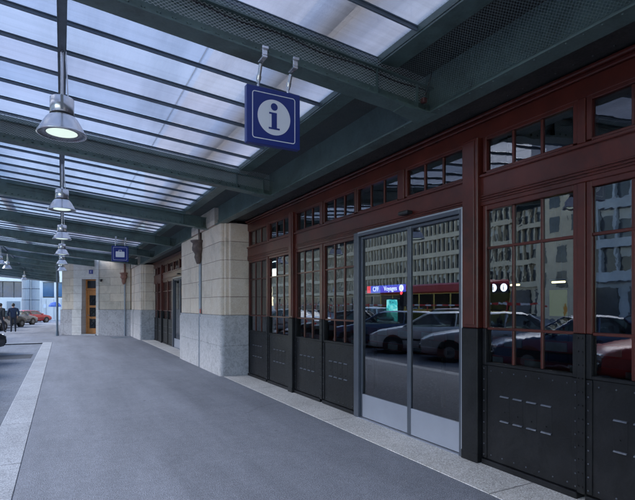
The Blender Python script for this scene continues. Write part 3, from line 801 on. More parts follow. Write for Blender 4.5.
def make_car(label,color,style='sedan',Lc=4.35,Hc=1.40,group=None,seed=0):
    """front faces +Y"""
    t=thing('parked_car',label,'car',(0,0,0),group)
    h=Lc/2; w=.85
    if style=='sedan':  belt=[(-h,.62,.80),(-h+.06,.56,.88),(-h+.35,.50,.92),(-h+.95,.46,.95),(0,.44,.93),(h-1.35,.44,.92),(h-.9,.45,.86),(h-.30,.50,.76),(h-.06,.55,.66),(h,.6,.58)]
    elif style=='hatch': belt=[(-h,.62,.82),(-h+.05,.56,.92),(-h+.30,.48,.95),(-h+.95,.46,.95),(0,.44,.93),(h-1.2,.44,.92),(h-.8,.45,.86),(h-.28,.50,.77),(h-.06,.55,.67),(h,.6,.58)]
    # rings: (y, half width scale, top z)
    rings=[]
    for y,_,zt in belt:
        t_=abs(y)/h; ws=w*(1-.13*max(0,(t_-.6)/.4)**1.6); zlow=.20+.06*max(0,(t_-.8)/.2)
        rings.append([(0,y,zlow),(ws*.86,y,zlow),(ws*.97,y,zlow+.10),(ws,y,.42),(ws,y,.60),(ws*.985,y,min(zt-.05,.78)),(ws*.93,y,zt-.02),(ws*.80,y,zt+.005),(0,y,zt+.02)])
    full=[]
    for r in rings: full.append(r+[(-x,y,z) for x,y,z in r[-2:0:-1]])
    n=len(full[0]); vs=[p for r in full for p in r]; fs=[]
    for i in range(len(full)-1):
        for k in range(n): fs.append((i*n+k,i*n+(k+1)%n,(i+1)*n+(k+1)%n,(i+1)*n+k))
    fs.append(tuple(range(n))); fs.append(tuple(range((len(full)-1)*n,len(full)*n))[::-1])
    mb=MB(); mb.add(vs,[f[::-1] for f in fs],0,True)
    # roof / greenhouse
    if style=='sedan': yb0,yr0,yr1,yf=-h+.85,-h+1.40,h-2.0,h-1.25
    else: yb0,yr0,yr1,yf=-h+.16,-h+.55,h-1.9,h-1.12
    zb_=.93; zr=Hc
    b4=[(w*.86,yb0,zb_),(w*.88,yf,zb_-.02)]; r4=[(w*.66,yr0,zr-.03),(w*.68,yr1,zr-.02)]
    ym=(yr0+yr1)/2
    def both(a): return [(-x,y,z) for x,y,z in a]
    # roof skin (slightly crowned)
    rv=[]; ys=[yr0-.03,yr0+.1,ym,yr1-.1,yr1+.03]
    zs_=[zr-.05,zr-.015,zr+.01,zr-.01,zr-.045]
    for y,z in zip(ys,zs_):
        rv+=[(-w*.69,y,z-.04),(-w*.60,y,z),(0,y,z+.015),(w*.60,y,z),(w*.69,y,z-.04)]
    mb.add(rv,[(i*5+k,i*5+k+1,(i+1)*5+k+1,(i+1)*5+k) for i in range(4) for k in range(4)],0,True)
    body=mb.build('body',CP[color],t)
    # pillars as slim prisms of body colour, glazing between
    pl=MB()
    def strut(a,b,th=.03):
        pl.cyl(a,b,th,n=6)
    for s in (1,-1):
        A=(s*w*.86,yb0,zb_-.02); Bf=(s*w*.87,yf,zb_-.03); C0=(s*w*.68,yr0,zr-.05); C1=(s*w*.68,yr1,zr-.05)
        strut(A,C0,.045); strut(Bf,C1,.03); 
        mm=(s*w*.885,ym+.05,zb_-.02); m2=(s*w*.69,ym+.0,zr-.05); strut(mm,m2,.028)
    pl.build('roof_pillars',CP[color],body)
    gl=MB()
    for s in (1,-1):
        q=[(s*w*.85,yb0+.06,zb_),(s*w*.87,yf-.04,zb_-.02),(s*w*.675,yr1-.03,zr-.06),(s*w*.675,yr0+.03,zr-.06)]
        gl.add(q,[(0,1,2,3)])
    gl.build('side_windows',M['carglass'],body)
    gl=MB(); gl.add([(-w*.84,yf,zb_-.03),(w*.84,yf,zb_-.03),(w*.66,yr1+.01,zr-.05),(-w*.66,yr1+.01,zr-.05)],[(0,1,2,3)]); gl.build('windscreen',M['carglass'],body)
    gl=MB(); gl.add([(-w*.84,yb0,zb_-.0),(w*.84,yb0,zb_-.0),(w*.66,yr0-.01,zr-.05),(-w*.66,yr0-.01,zr-.05)],[(0,1,2,3)]); gl.build('rear_window',M['carglass'],body)
    # trim: bumpers, side strip, mirrors, door gaps
    bm_=MB()
    for s in (1,-1):
        yy=s*h
        bm_.cbox(-w*.84,w*.84,yy-.06,yy+.06,.34,.50,.03)
    for s in (1,-1): bm_.box(s*w-.004,s*w+.012,-h+.95,h-.95,.47,.53)
    bm_.build('bumper',M['black'] if seed%2 else M['grey'] if 'grey' in M else M['black'],t)
    mi=MB()
    for s in (1,-1): mi.cbox(s*(w*.90),s*(w*.90+.17),yf-.24,yf-.14,.90,1.02,.02)
    mi.build('wing_mirror',CP[color],t)
    gp=MB()
    for s in (1,-1):
        for yy in (yf-.2,ym+.03,yb0+.35):
            gp=MB(); gp.box(s*w-.003,s*w+.0025,yy,yy+.008,.32,.88); gp.build('door_seam',M['black'],body)
        for yy in (ym+.12,yb0+.5):
            gp=MB(); gp.box(s*w-.003,s*w+.015,yy,yy+.12,.80,.825); gp.build('door_handle',M['black'],body)
    for s in (1,-1):
        hl=MB(); hl.cbox(s*.36,s*.70,h-.07,h+.012,.52,.66,.02); hl.build('headlight',M['headl'],t)
        tl=MB(); tl.cbox(s*.42,s*.74,-h-.012,-h+.07,.60,.76,.02); tl.build('taillight',M['taill'],t)
    for s in (1,-1):
        pt=MB(); pt.cbox(-.26,.26,s*(h+.058),s*(h+.066),.36,.47,.002); pt.build('number_plate',M['plate'],t)
    for s in (1,-1):
        for yy,zt in ((ym+.15,1.16),(yb0+.55,1.10)):
            se=MB(); se.cbox(s*.12,s*.60,yy-.1,yy+.05,.60,zt-.12,.04); se.cbox(s*.24,s*.46,yy-.09,yy-.01,zt-.10,zt+.06,.03); se.build('seat',M['seat'],t)
    gr=MB(); gr.box(-.34,.34,h-.01,h+.008,.53,.63); gr.build('grille',M['black'],t)
    for s in (1,-1):
        for yy in (-h+.85,h-.80):
            ar=MB(); ar.cyl((s*(w-.20),yy,.31),(s*(w+.003),yy,.31),.345,n=28); ar.build('wheel_arch',M['black'],t)
            wh=MB(); x0,x1=s*(w-.17),s*(w+.02)
            wh.cyl((x0,yy,.29),(x1,yy,.29),.29,n=28); wo=wh.build('wheel',M['rubber'],t)
            rm=MB(); rm.cyl((s*(w+.012),yy,.29),(s*(w+.024),yy,.29),.17,.16,n=24)
            for k in range(8):
                a=2*PI*k/8; rm.cyl((s*(w+.024),yy,.29),(s*(w+.028),yy+.15*math.cos(a),.29+.15*math.sin(a)),.012,n=5)
            rm.build('rim',M['hub'],wo)
    return t
def place(o,x,y,ang,z=-.04):
    o.location=(x,y,z); o.rotation_euler=(0,0,ang)
GR='cars parked at an angle along the kerb'
ECH=-R(47)
row=[(2.0,'silver','sedan','silver saloon nosed to the kerb, mirrored in the near right window'),
 (4.65,'red','hatch','red hatchback parked next to the kerb, mirrored at the lower right panes'),
 (7.3,'blue','sedan','dark blue saloon parked among the mirrored row'),
 (9.95,'silver','sedan','silver saloon mirrored at the right edge of the sliding door'),
 (12.6,'white','hatch','white hatchback mirrored in the middle of the sliding door'),
 (15.3,'blue','hatch','blue hatchback mirrored at the left of the sliding door'),
 (18.2,'dark','sedan','black car at the left edge of the photo, only its bumper showing')]
for i,(y,c,st,lb) in enumerate(row):
    o=make_car(lb,c,st,group=GR,seed=i); place(o,-3.75,y,ECH)
for i,(x,y,c,st,lb,ang) in enumerate(((-4.55,26.0,'white','sedan','white saloon at the left edge of the photo next to the walking man',-R(20)),
   (-4.9,38.0,'silver','sedan','silver saloon half hidden behind the two standing men',-R(30)),
   (-4.3,45.0,'dark','hatch','dark hatchback behind the man in the blue jacket',-R(30)),
   (-3.9,52.0,'grey','sedan','grey saloon next to the bright red car on the far street',-R(35)),
   (-4.0,66.0,'white','hatch','white car behind the red one on the far street',-R(60)),
   (-2.95,60.5,'red','hatch','red hatchback parked on the far street in front of the white wall',-R(45)))):
    o=make_car(lb,c,st,Lc=4.0 if c=='red' else 4.35,Hc=1.36,group='cars along the far street',seed=i); place(o,x,y,ang,gz(y)+(.04 if x+1.5>-3.4 and y>23 else 0))
# second rank and traffic out on the square, seen in the glass
for i,(x,y,c,st,lb,ang) in enumerate(((-8.6,17.2,'maroon','hatch','dark red car with a lit tail lamp, mirrored high in the right door leaf',0),
   (-14.5,31.5,'white','sedan','small white saloon mirrored below the blue interior sign',R(90)),
   (-9.5,8.5,'grey','sedan','grey saloon mirrored in the right hand windows',0),
   (-9.2,24.5,'silver','hatch','silver hatchback mirrored in the windows left of the door',R(5)))):
    o=make_car(lb,c,st,Lc=4.4,Hc=1.48,group='cars crossing the square',seed=i); place(o,x,y,ang)

# ------------------------------------------------------------------ bus on the square
def bus():
    t=thing('city_bus','red and yellow city bus mirrored in the sliding door','bus',(-17.5,27.5,-.04))
    M['busred']=carpaint('bus_red',(.45,.03,.03)); M['busyel']=carpaint('bus_cream',(.62,.42,.08))
    x0,x1,y0,y1=-18.75,-16.25,21.5,33.5; z=-.04
    mb=MB(); mb.cbox(x0,x1,y0,y1,z+.35,z+1.25,.08,mi=1); mb.cbox(x0+.01,x1-.01,y0+.01,y1-.01,z+1.25,z+2.5,.06,mi=1); mb.cbox(x0,x1,y0,y1,z+2.5,z+3.2,.12,mi=0)
    b=mb.build('body',[M['busred'],M['busyel']],t)
    for k in range(7):
        g_=MB(); a=y0+.35+k*1.65; g_.cbox(x1-.01,x1+.006,a,a+1.5,z+1.35,z+2.45,.003); g_.build('window',M['carglass'],b)
    g_=MB(); g_.cbox(x0+.15,x1-.15,y0-.006,y0+.02,z+1.2,z+2.9,.003); g_.build('windscreen',M['carglass'],b)
    for yy in (y0+2.6,y1-3.2):
        w_=MB(); w_.cyl((x1-.3,yy,z+.48),(x1+.02,yy,z+.48),.48,n=24); wo=w_.build('wheel',M['rubber'],t)
        w_=MB(); w_.cyl((x1+.02,yy,z+.48),(x1+.03,yy,z+.48),.27,n=20); w_.build('rim',M['chrome'],wo)
bus()
# ------------------------------------------------------------------ buildings round the square
M['conc']=paint('facade_concrete',(.56,.48,.37),.8,.15,.8)
M['officewin']=paint('office_glass',(.05,.06,.075),.15,.6,.35)
M['blind']=paint('window_blind',(.5,.5,.48),.6,.2,.5)
def office(name,label,x,y0,y1,H,fl,pitch,z0f,matw,depth=14):
    t=thing(name,label,'building',(x,(y0+y1)/2,0))
    mb=MB(); mb.box(x-depth,x-.5,y0,y1,-.1,z0f+fl*H+.6); 
    for k in range(fl+1): mb.box(x-.5,x+.30,y0,y1,z0f+k*H-.42,z0f+k*H+.42)
    mb.build('wall',matw,t)
    n=int((y1-y0)/pitch)
    for i in range(n+1):
        f=MB(); yy=y0+i*pitch; f.box(x-.49,x+.12,yy-.12,yy+.12,z0f-.5,z0f+fl*H+.3); f.build('fin',matw,t)
    for k in range(fl):
        g_=MB()
        for i in range(n):
            yy=y0+i*pitch; rr=random.random()
            g_.box(x-.5,x-.36,yy+.16,yy+pitch-.16,z0f+k*H+.46,z0f+(k+1)*H-.46,0)
            if rr<.62: g_.box(x-.37,x-.33,yy+.2,yy+pitch-.2,z0f+(k+1)*H-.46-random.uniform(.4,1.4),z0f+(k+1)*H-.47,1)
        g_.build('window_band',[M['officewin'],M['blind']],t)
    g_=MB()
    yy=y0+2
    while yy<y1-3: g_.box(x-.5,x-.2,yy,yy+3.4,0,z0f-1.0); yy+=4.4
    g_.build('shopfront',M['officewin'],t)
    rf=MB(); rf.box(x-depth,x+.35,y0-.2,y1+.2,z0f+fl*H+.46,z0f+fl*H+.9); rf.build('roof',matw,t)
    return t
office('office_building','long concrete office block with rows of narrow fins, mirrored in the sliding door',-57,44,150,3.4,5,1.2,4.6,M['conc'])
M['bluefac']=paint('blue_grey_facade',(.36,.39,.44),.6,.2,.8)
office('office_building','blue grey office block with paler floors, mirrored in the far right window',-40,-15,30,3.3,5,1.6,4.4,M['bluefac'])
# tower stump of pale stone between them
t=thing('stone_tower','tall pale stone corner house mirrored in the first right hand pane','building',(-50,37,0))
mb=MB(); mb.box(-58,-48,33,42,-.1,24); mb.build('wall',M['conc'],t)
for k in range(6):
    for j in range(3):
        g_=MB(); g_.box(-48.02,-47.95,34+j*2.8,35.3+j*2.8,4+k*3.2,6+k*3.2); g_.build('window',M['officewin'],t)

# white building at the end of the street
M['whitewall']=paint('white_render',(.70,.685,.67),.8,.08,.6)
M['bluewin']=paint('blue_window',(.035,.06,.12),.12,.3,.6)
M['bluewin2']=paint('bright_blue_window',(.03,.12,.25),.12,.2,.6)
M['silo']=paint('pale_ribbed_metal',(.27,.30,.34),.5,.06,2,.2)
t=thing('white_building','white rendered building with dark blue window strips closing the street','building',(-4,75,-.5))
mb=MB(); mb.box(-16,6,75,87,-.6,2.6); mb.box(-16,6,75.02,87,4.75,9); mb.box(-16,6,76,87,2.6,4.75)
for x in (-4.0,-2.7,-.95): mb.box(x,x+.3,74.97,76,2.6,4.75)
mb.box(-2.4,-2.3,74.9,75,-.5,4.7)
mb.build('wall',M['whitewall'],t)
for i in range(12):
    x=-15.6+i*1.25
    if x>-5: break
    g_=MB(); g_.box(x,x+1.15,75.4,75.5,2.6,4.7); g_.build('window',M['bluewin'],t)
for x in (-2.4,-.6,1.3,3.2):
    g_=MB(); g_.box(x,x+1.7,75.4,75.5,2.75,4.7); g_.build('window',M['bluewin2'],t)
g_=MB(); g_.box(-6.4,-4.9,74.9,75.0,-.5,2.1)
for k in range(10): g_.box(-6.38,-4.92,74.88,74.9,-.45+k*.25,-.24+k*.25)
g_.build('shutter',M['silo'],t)
for x in (-1.9,-1.0,-.1,.8):
    g_=MB(); g_.box(x,x+.03,74.96,75.01,-.3,2.4); g_.build('wall_joint',M['silo'],t)
mb=MB(); mb.box(-2.25,-1.9,74.93,74.99,1.2,1.7); mb.build('wall_notice',M['white'],t)
for i,(x,lb) in enumerate(((-3.95,'left one of two pale ribbed metal silos before the white building'),(-2.95,'right one of two pale ribbed metal silos before the white building'))):
    t=thing('ribbed_silo',lb,'silo',(x,70,-.45),'metal silos')
    mb=MB(); n=36; pr=[]
    for z in (-.5,5.1-.1*i):
        for k in range(n):
            a=2*PI*k/n; r=.46+(.018 if k%2 else -.018); pr.append((x+r*math.cos(a),70+r*math.sin(a),z))
    mb.add(pr,[(k,(k+1)%n,n+(k+1)%n,n+k) for k in range(n)]+[list(range(n,2*n))])
    mb.build('silo_body',M['silo'],t)
    mb=MB()
    for z in (.8,2.2,3.6): mb.lathe([(.475,z),(.49,z+.02),(.49,z+.06),(.475,z+.08)],(x,70),32)
    mb.build('band',M['alu'],t)
px_,py_=-.78,68
t=thing('blue_parasol','open blue parasol standing before the white wall','parasol',(px_,py_,-.43))
M['parasol']=paint('blue_canvas',(.04,.10,.36),.6,.1,4)
mb=MB(); n=8; rim=[(px_+.68*math.cos(2*PI*k/n),py_+.68*math.sin(2*PI*k/n),1.55) for k in range(n)]
mid=[(px_+.45*math.cos(2*PI*k/n),py_+.45*math.sin(2*PI*k/n),1.86) for k in range(n)]
low=[(a,b,1.38) for a,b,_ in rim]
mb.add(low+rim+mid+[(px_,py_,2.0)],[(k,(k+1)%n,n+(k+1)%n,n+k) for k in range(n)]+[(n+k,n+(k+1)%n,2*n+(k+1)%n,2*n+k) for k in range(n)]+[(2*n+k,2*n+(k+1)%n,3*n) for k in range(n)])
mb.build('parasol_cover',M['parasol'],t)
mb=MB(); mb.cyl((px_,py_,-.43),(px_,py_,1.98),.025,n=10); mb.cyl((px_,py_,-.43),(px_,py_,-.33),.22,n=16); mb.build('pole',M['altrim'],t)

# ------------------------------------------------------------------ street things mirrored in the glass
t=thing('traffic_light','black traffic light on a pole showing red, mirrored beside the door stile','traffic light',(-7.6,19.3,-.04))
mb=MB(); mb.cyl((-7.6,19.3,-.04),(-7.6,19.3,2.2),.05,n=12); mb.build('pole',M['black'],t)
mb=MB(); mb.cbox(-7.74,-7.5,19.15,19.45,1.55,2.35,.03); hd=mb.build('signal_head',M['black'],t)
M['redlamp']=emis('red_signal',(1,.05,.06),2.0)
mb=MB(); mb.cyl((-7.5,19.3,2.2),(-7.475,19.3,2.2),.075,n=16); mb.build('red_lamp',M['redlamp'],hd)
mb=MB(); [mb.cyl((-7.5,19.3,z),(-7.485,19.3,z),.075,n=16) for z in (1.95,1.70)]; mb.build('dark_lamp',M['darkglass'],hd)
t=thing('advert_column','turquoise glowing advertising box mirrored in the left door leaf','advert box',(-9.5,22.5,-.04))
mb=MB(); mb.cbox(-9.7,-9.3,21.9,23.1,.35,2.0,.03); mb.cbox(-9.6,-9.4,22.2,22.8,-.04,.35,.02); mb.build('advert_case',M['black'],t)
def advert():
    m,nt,b=newmat('turquoise_poster'); v=objvec(nt); n=noise(nt,2.5,5,.6,v,.8)
    c=ramp(nt,n,[(.35,(.02,.18,.22)),(.5,(.06,.55,.55)),(.62,(.35,.8,.72)),(.75,(.02,.08,.12))])
    L(nt,c,b.inputs['Base Color']); L(nt,c,b.inputs['Emission Color']); b.inputs['Emission Strength'].default_value=.9; return m
mb=MB(); mb.box(-9.305,-9.285,21.98,23.02,.45,1.92); mb.build('lit_poster',advert(),t)
t=thing('street_clock','round white street clock on a dark pole, mirrored in the left windows','clock',(-12,34,-.04))
mb=MB(); mb.cyl((-12,34,-.04),(-12,34,2.5),.06,n=12); mb.build('pole',M['black'],t)
mb=MB(); mb.cyl((-12.12,34,2.75),(-11.88,34,2.75),.42,n=32); ck=mb.build('clock_case',M['black'],t)
mb=MB(); mb.cyl((-11.88,34,2.75),(-11.86,34,2.75),.35,n=32); mb.build('clock_face',M['white'],ck)
mb=MB(); mb.box(-11.858,-11.85,33.98,34.02,2.73,3.0); mb.box(-11.858,-11.85,34.0,34.22,2.73,2.77); mb.build('clock_hand',M['black'],ck)
# red-white barrier on the square
def stripes():
    m,nt,b=newmat('red_white_tape'); g_=nt.nodes.new('ShaderNodeNewGeometry'); sx=nt.nodes.new('ShaderNodeSeparateXYZ'); L(nt,g_.outputs['Position'],sx.inputs[0])
    mo=nt.nodes.new('ShaderNodeMath'); mo.operation='PINGPONG'; L(nt,sx.outputs[1],mo.inputs[0]); mo.inputs[1].default_value=.5
    L(nt,ramp(nt,mo.outputs[0],[(.24,(.6,.03,.03)),(.26,(.75,.75,.75))]),b.inputs['Base Color']); return m
M['tape']=stripes()
t=thing('barrier_tape','red and white striped barrier boards across the square, mirrored above the cars','barrier',(-12,26,-.04))
for z in (1.55,):
    mb=MB(); mb.box(-12.02,-12,14,44,z,z+.085); mb.build('barrier_board',M['tape'],t)
for i in range(13):
    mb=MB(); y=10+i*3.16; mb.cyl((-12.06,y,-.04),(-12.06,y,1.72),.035,n=8); mb.build('barrier_post',M['redplate'],t)

# ------------------------------------------------------------------ inside the station, seen through the glass
M['inred']=paint('counter_red',(.36,.04,.03),.4,.2,3)
M['beige']=paint('counter_beige',(.42,.39,.34),.5,.2,3)
for i,(a,b_,lb) in enumerate(((-.4,5.4,'low red barrier with beige blocks behind the right hand windows'),(5.6,13.2,'low red barrier with beige blocks behind the sliding door and left windows'))):
    t=thing('low_barrier',lb,'barrier',(5.2,(a+b_)/2,0),'red barriers inside the station')
    for z0,z1,sh in ((1.03,1.175,0),(.79,.92,1)):
        mb=MB(); mb.cbox(5.2,5.24,a,b_,z0,z1,.006); o=mb.build('rail_board',M['inred'],t)
        mb=MB(); y=a+.25+sh*.3
        while y<b_-.4: mb.cbox(5.185,5.199,y,y+.28,z0+.02,z1-.02,.003); y+=.62
        mb.build('board_blocks',M['beige'],o)
    for k in range(5):
        y=a+.1+(b_-a-.2)*k/4; mb=MB(); mb.cbox(5.242,5.29,y-.03,y+.03,0,1.15,.005); mb.build('leg',M['black'],t)
M['inblue']=emis('lit_blue_sign',(.03,.05,.42),.45); M['inwhite']=emis('lit_white',(.75,.8,.9),.5); M['inredl']=emis('lit_red_sign',(.6,.02,.04),.5)
t=thing('travel_sign','lit blue interior sign reading Voyages, seen through the sliding door','sign',(7.5,10.4,1.9))
mb=MB(); mb.cbox(7.5,7.55,11.0,11.26,1.93,2.12,.004); mb.build('red_panel',M['inredl'],t)
mb=MB(); mb.cbox(7.5,7.55,10.48,10.98,1.93,2.12,.004); mb.cbox(7.5,7.55,9.50,10.42,1.93,2.12,.004); mb.build('blue_panel',M['inblue'],t)
mb=MB(); [mb.cyl((7.52,y,2.12),(7.52,y,4.2),.008,n=6) for y in (9.6,10.3,10.6,10.9)]; mb.build('hanging_wire',M['alu'],t)
def facing(x,y,z): return Matrix.Translation((x,y,z))@Matrix(((0,0,-1,0),(-1,0,0,0),(0,1,0,0),(0,0,0,1)))
text_mesh('CFF',.17,'sign_lettering',M['inwhite'],t,facing(7.497,10.73,2.025))
text_mesh('Voyages',.17,'sign_lettering',M['inwhite'],t,facing(7.497,10.08,2.025))
mb=MB(); mb.cyl((7.499,9.62,2.025),(7.494,9.62,2.025),.085,n=24); mb.build('sign_disc',M['inwhite'],t)
text_mesh('i',.15,'sign_lettering',M['inblue'],t,facing(7.490,9.62,2.025))
t=thing('information_plate','small dark plate with two white round i symbols behind the right hand window','sign',(6,5.25,1.8))
mb=MB(); mb.cbox(6,6.03,5.08,5.46,1.78,1.96,.004); mb.build('plate',M['bluedark'],t)
for y in (5.37,5.17):
    mb=MB(); mb.cyl((5.999,y,1.87),(5.994,y,1.87),.062,n=20); mb.build('symbol_disc',M['inwhite'],t)
    text_mesh('i',.12,'symbol_letter',M['bluedark'],t,facing(5.990,y,1.87))
mb=MB(); [mb.cyl((6.015,y,1.96),(6.015,y,4.2),.006,n=6) for y in (5.12,5.42)]; mb.build('hanging_wire',M['alu'],t)
M['tube']=emis('warm_tube',(1,.86,.45),.8)
for i,(x,y0,y1,z,lb) in enumerate(((9,7.3,7.6,2.07,'short warm strip light seen through the first right hand window'),(9,6.2,6.55,2.09,'short warm strip light seen through the third pane from the door'),(10,14.2,14.9,2.3,'warm strip light deep behind the left windows'))):
    t=thing('strip_light',lb,'light',(x,(y0+y1)/2,z),'strip lights inside the station')
    mb=MB(); mb.cbox(x-.06,x+.06,y0,y1,z,z+.05,.01); mb.build('light_body',M['white'],t)
    mb=MB(); mb.cyl((x,y0+.03,z-.02),(x,y1-.03,z-.02),.018,n=10); mb.build('light_tube',M['tube'],t)
    mb=MB(); [mb.cyl((x,y,z+.05),(x,y,4.2),.006,n=6) for y in (y0+.1,y1-.1)]; mb.build('hanging_wire',M['alu'],t)
M['poster']=emis('yellow_green_poster',(.22,.26,.05),.04)
t=thing('wall_poster','yellow green poster board behind the third right hand pane','poster',(7.5,5.3,0))
mb=MB(); mb.cbox(7.5,7.53,5.17,5.49,1.41,1.86,.004); mb.build('poster_sheet',M['poster'],t)
mb=MB(); mb.cbox(7.53,7.56,5.15,5.51,.0,1.88,.004); mb.build('poster_frame',M['black'],t)

# ------------------------------------------------------------------ people
M['jacket']=paint('navy_jacket',(.022,.035,.075),.8,.25,9); M['jacket2']=paint('black_jacket',(.018,.02,.024),.8,.25,9)
M['trousers']=paint('dark_trousers',(.022,.024,.035),.8,.2,9); M['skin']=paint('skin',(.45,.27,.20),.5,.08,12)
M['hair']=paint('dark_hair',(.03,.024,.02),.6,.3,40); M['shoe']=paint('black_shoe',(.02,.02,.02),.4,.1,9)
def skinned(verts,edges,radii,root=0,lv=2):
    me=bpy.data.meshes.new('tmp'); me.from_pydata(verts,edges,[]); o=bpy.data.objects.new('tmp',me); COL.objects.link(o)
    sk=o.modifiers.new('s','SKIN'); 
    d=me.skin_vertices[0].data if me.skin_vertices else None
    if d is None:
        bpy.context.view_layer.objects.active=o; d=me.skin_vertices[0].data
    for i,r in enumerate(radii):
        d[i].radius=(r,r) if not hasattr(r,'__len__') else r
        d[i].use_root=(i==root)
    ss=o.modifiers.new('u','SUBSURF'); ss.levels=lv; ss.render_levels=lv
    dg=bpy.context.evaluated_depsgraph_get(); dg.update()
    out=bpy.data.meshes.new_from_object(o.evaluated_get(dg)); bpy.data.objects.remove(o)
    for p_ in out.polygons: p_.use_smooth=True
    return out
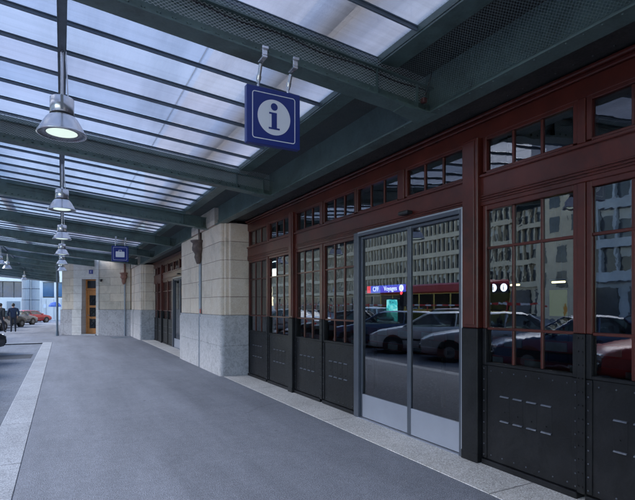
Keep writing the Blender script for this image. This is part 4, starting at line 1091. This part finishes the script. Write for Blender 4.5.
def person(loc,ang,label,jm,stride=0.0,H=1.74,arms='pocket'):
    """faces +Y; one continuous body mesh, clothes as children"""
    t=thing('person',label,'person',loc,'people standing by the cars'); t.rotation_euler=(0,0,ang); t.scale=(H/1.74,)*3
    s=stride
    V=[(0,0,.95),(0,0,1.08),(0,-.01,1.25),(0,0,1.42),(0,.01,1.50),(0,.03,1.58),(0,.03,1.68)]
    rad=[(.15,.11),(.145,.10),(.165,.11),(.15,.095),(.055,.055),(.075,.085),(.07,.085)]
    Ed=[(0,1),(1,2),(2,3),(3,4),(4,5),(5,6)]
    def chain(start,pts,rs):
        prev=start
        for p_,r_ in zip(pts,rs):
            V.append(p_); rad.append(r_); Ed.append((prev,len(V)-1)); prev=len(V)-1
        return prev
    for sd in (1,-1):
        k=sd*s
        chain(0,[(sd*.10,0,.86),(sd*.105,.02+k*.14,.50),(sd*.11,-.03+k*.26-(.05 if k<0 else 0),.10),(sd*.11,.0+k*.27,.045),(sd*.12,.13+k*.27,.035)],[.095,.065,.045,.042,.035])
        if arms=='pocket': pts=[(sd*.20,-.01,1.40),(sd*.29,-.07,1.15),(sd*.22,.06,.98)]
        else: pts=[(sd*.20,-.01,1.40),(sd*.26,-.03-k*.10,1.14),(sd*.25,.05-k*.16,.90)]
        end=chain(3,pts,[.06,.047,.034])
        q=Vector(pts[-1]); 
        palm=chain(end,[tuple(q+Vector((0,.02,-.07)))],[.032])
        for f in range(4):
            a=q+Vector((sd*-.002,.045-.02*f,-.10)); b=a+Vector((-sd*.012,.008,-.05-.006*(1.5-abs(f-1.5))))
            chain(palm,[tuple(a),tuple(b)],[.010,.008])
        chain(palm,[tuple(q+Vector((-sd*.01,.055,-.06))),tuple(q+Vector((-sd*.02,.065,-.10)))],[.011,.009])
    me=skinned(V,Ed,rad); me.name='body'
    me.materials.clear()
    for m_ in ('skin','trousers','shoe'): me.materials.append(M[m_])
    for p_ in me.polygons:
        z=p_.center.z; x=abs(p_.center.x)
        p_.material_index= 2 if z<.10 else (1 if (z<1.1 and x<.19) else 0)
    o=bpy.data.objects.new('body',me); COL.objects.link(o); o.parent=t
    # jacket: looser shell over torso and arms
    V2=[(0,0,.84),(0,0,1.05),(0,-.01,1.25),(0,0,1.42),(0,.005,1.505)]; rad2=[(.185,.14),(.18,.135),(.195,.135),(.17,.115),(.085,.085)]; E2=[(0,1),(1,2),(2,3),(3,4)]
    for sd in (1,-1):
        k=sd*s
        if arms=='pocket': pts=[(sd*.21,-.01,1.40),(sd*.295,-.07,1.15),(sd*.23,.05,.99)]
        else: pts=[(sd*.21,-.01,1.40),(sd*.265,-.03-k*.10,1.14),(sd*.255,.045-k*.155,.92)]
        prev=3
        for p_,r_ in zip(pts,(.08,.066,.055)):
            V2.append(p_); rad2.append(r_); E2.append((prev,len(V2)-1)); prev=len(V2)-1
    me=skinned(V2,E2,rad2); me.name='jacket'; me.materials.clear(); me.materials.append(jm)
    o=bpy.data.objects.new('jacket',me); COL.objects.link(o); o.parent=t
    bm=bmesh.new(); bmesh.ops.create_icosphere(bm,subdivisions=3,radius=1)
    for v in bm.verts:
        v.co=Vector((v.co.x*.088,v.co.y*.105-.0,v.co.z*.115)); 
        if v.co.y>.03 and v.co.z<.03: v.co.y=.03
        v.co+=Vector((0,.015,1.665))
    me=bpy.data.meshes.new('hair'); bm.to_mesh(me); bm.free(); me.materials.append(M['hair'])
    for p_ in me.polygons: p_.use_smooth=True
    o=bpy.data.objects.new('hair',me); COL.objects.link(o); o.parent=t
    # face: nose, eyes, mouth, ears
    mb=MB(); mb.cyl((0,.11,1.655),(0,.135,1.625),.010,.016,n=8)
    for sd in (1,-1): mb.cyl((sd*.082,.02,1.62),(sd*.090,.015,1.66),.016,.02,n=8)
    o2=mb.build('face_features',M['skin']); o2.parent=t
    mb=MB(); [mb.cyl((sd*.03,.105,1.66),(sd*.03,.118,1.66),.010,n=8) for sd in (1,-1)]; mb.box(-.022,.022,.105,.118,1.592,1.598)
    o2=mb.build('eyes_and_mouth',M['black']); o2.parent=t
    return t
person((-2.55,33.6,0),R(8),'man in a dark blue jacket and dark trousers standing with his back turned',M['jacket'],0.0,1.68)
person((-3.15,33.2,0),R(-25),'man in a black jacket stepping forward at the left edge of the photo',M['jacket2'],.9,1.68,arms='swing')

# ------------------------------------------------------------------ light
w=bpy.data.worlds.new('World'); S.world=w; w.use_nodes=True
nt=w.node_tree; bg=nt.nodes['Background']; sky=nt.nodes.new('ShaderNodeTexSky'); sky.sky_type='NISHITA'; sky.sun_disc=False
SUN_EL,SUN_AZ=26,-70
sky.sun_elevation=R(SUN_EL); sky.sun_rotation=R(SUN_AZ); sky.air_density=1.0; sky.dust_density=.6; sky.altitude=300
L(nt,sky.outputs[0],bg.inputs['Color']); bg.inputs['Strength'].default_value=.15
sl=bpy.data.lights.new('sun','SUN'); sl.energy=1.1; sl.angle=R(50); sl.color=(1,.985,.97)
so_=bpy.data.objects.new('sun',sl); COL.objects.link(so_)
el,az=R(SUN_EL),R(SUN_AZ)
dirv=Vector((math.sin(az)*math.cos(el),math.cos(az)*math.cos(el),math.sin(el)))   # towards the sun
so_.rotation_euler=dirv.to_track_quat('Z','Y').to_euler()
S.view_settings.view_transform='Standard'; S.view_settings.look='None'; S.view_settings.gamma=1; S.view_settings.exposure=2.45
S.view_settings.use_curve_mapping=False
S.render.engine='CYCLES'; S.cycles.use_denoising=True
S.cycles.max_bounces=10; S.cycles.transparent_max_bounces=16; S.cycles.diffuse_bounces=5; S.cycles.glossy_bounces=5; S.cycles.transmission_bounces=8
S.cycles.sample_clamp_indirect=8
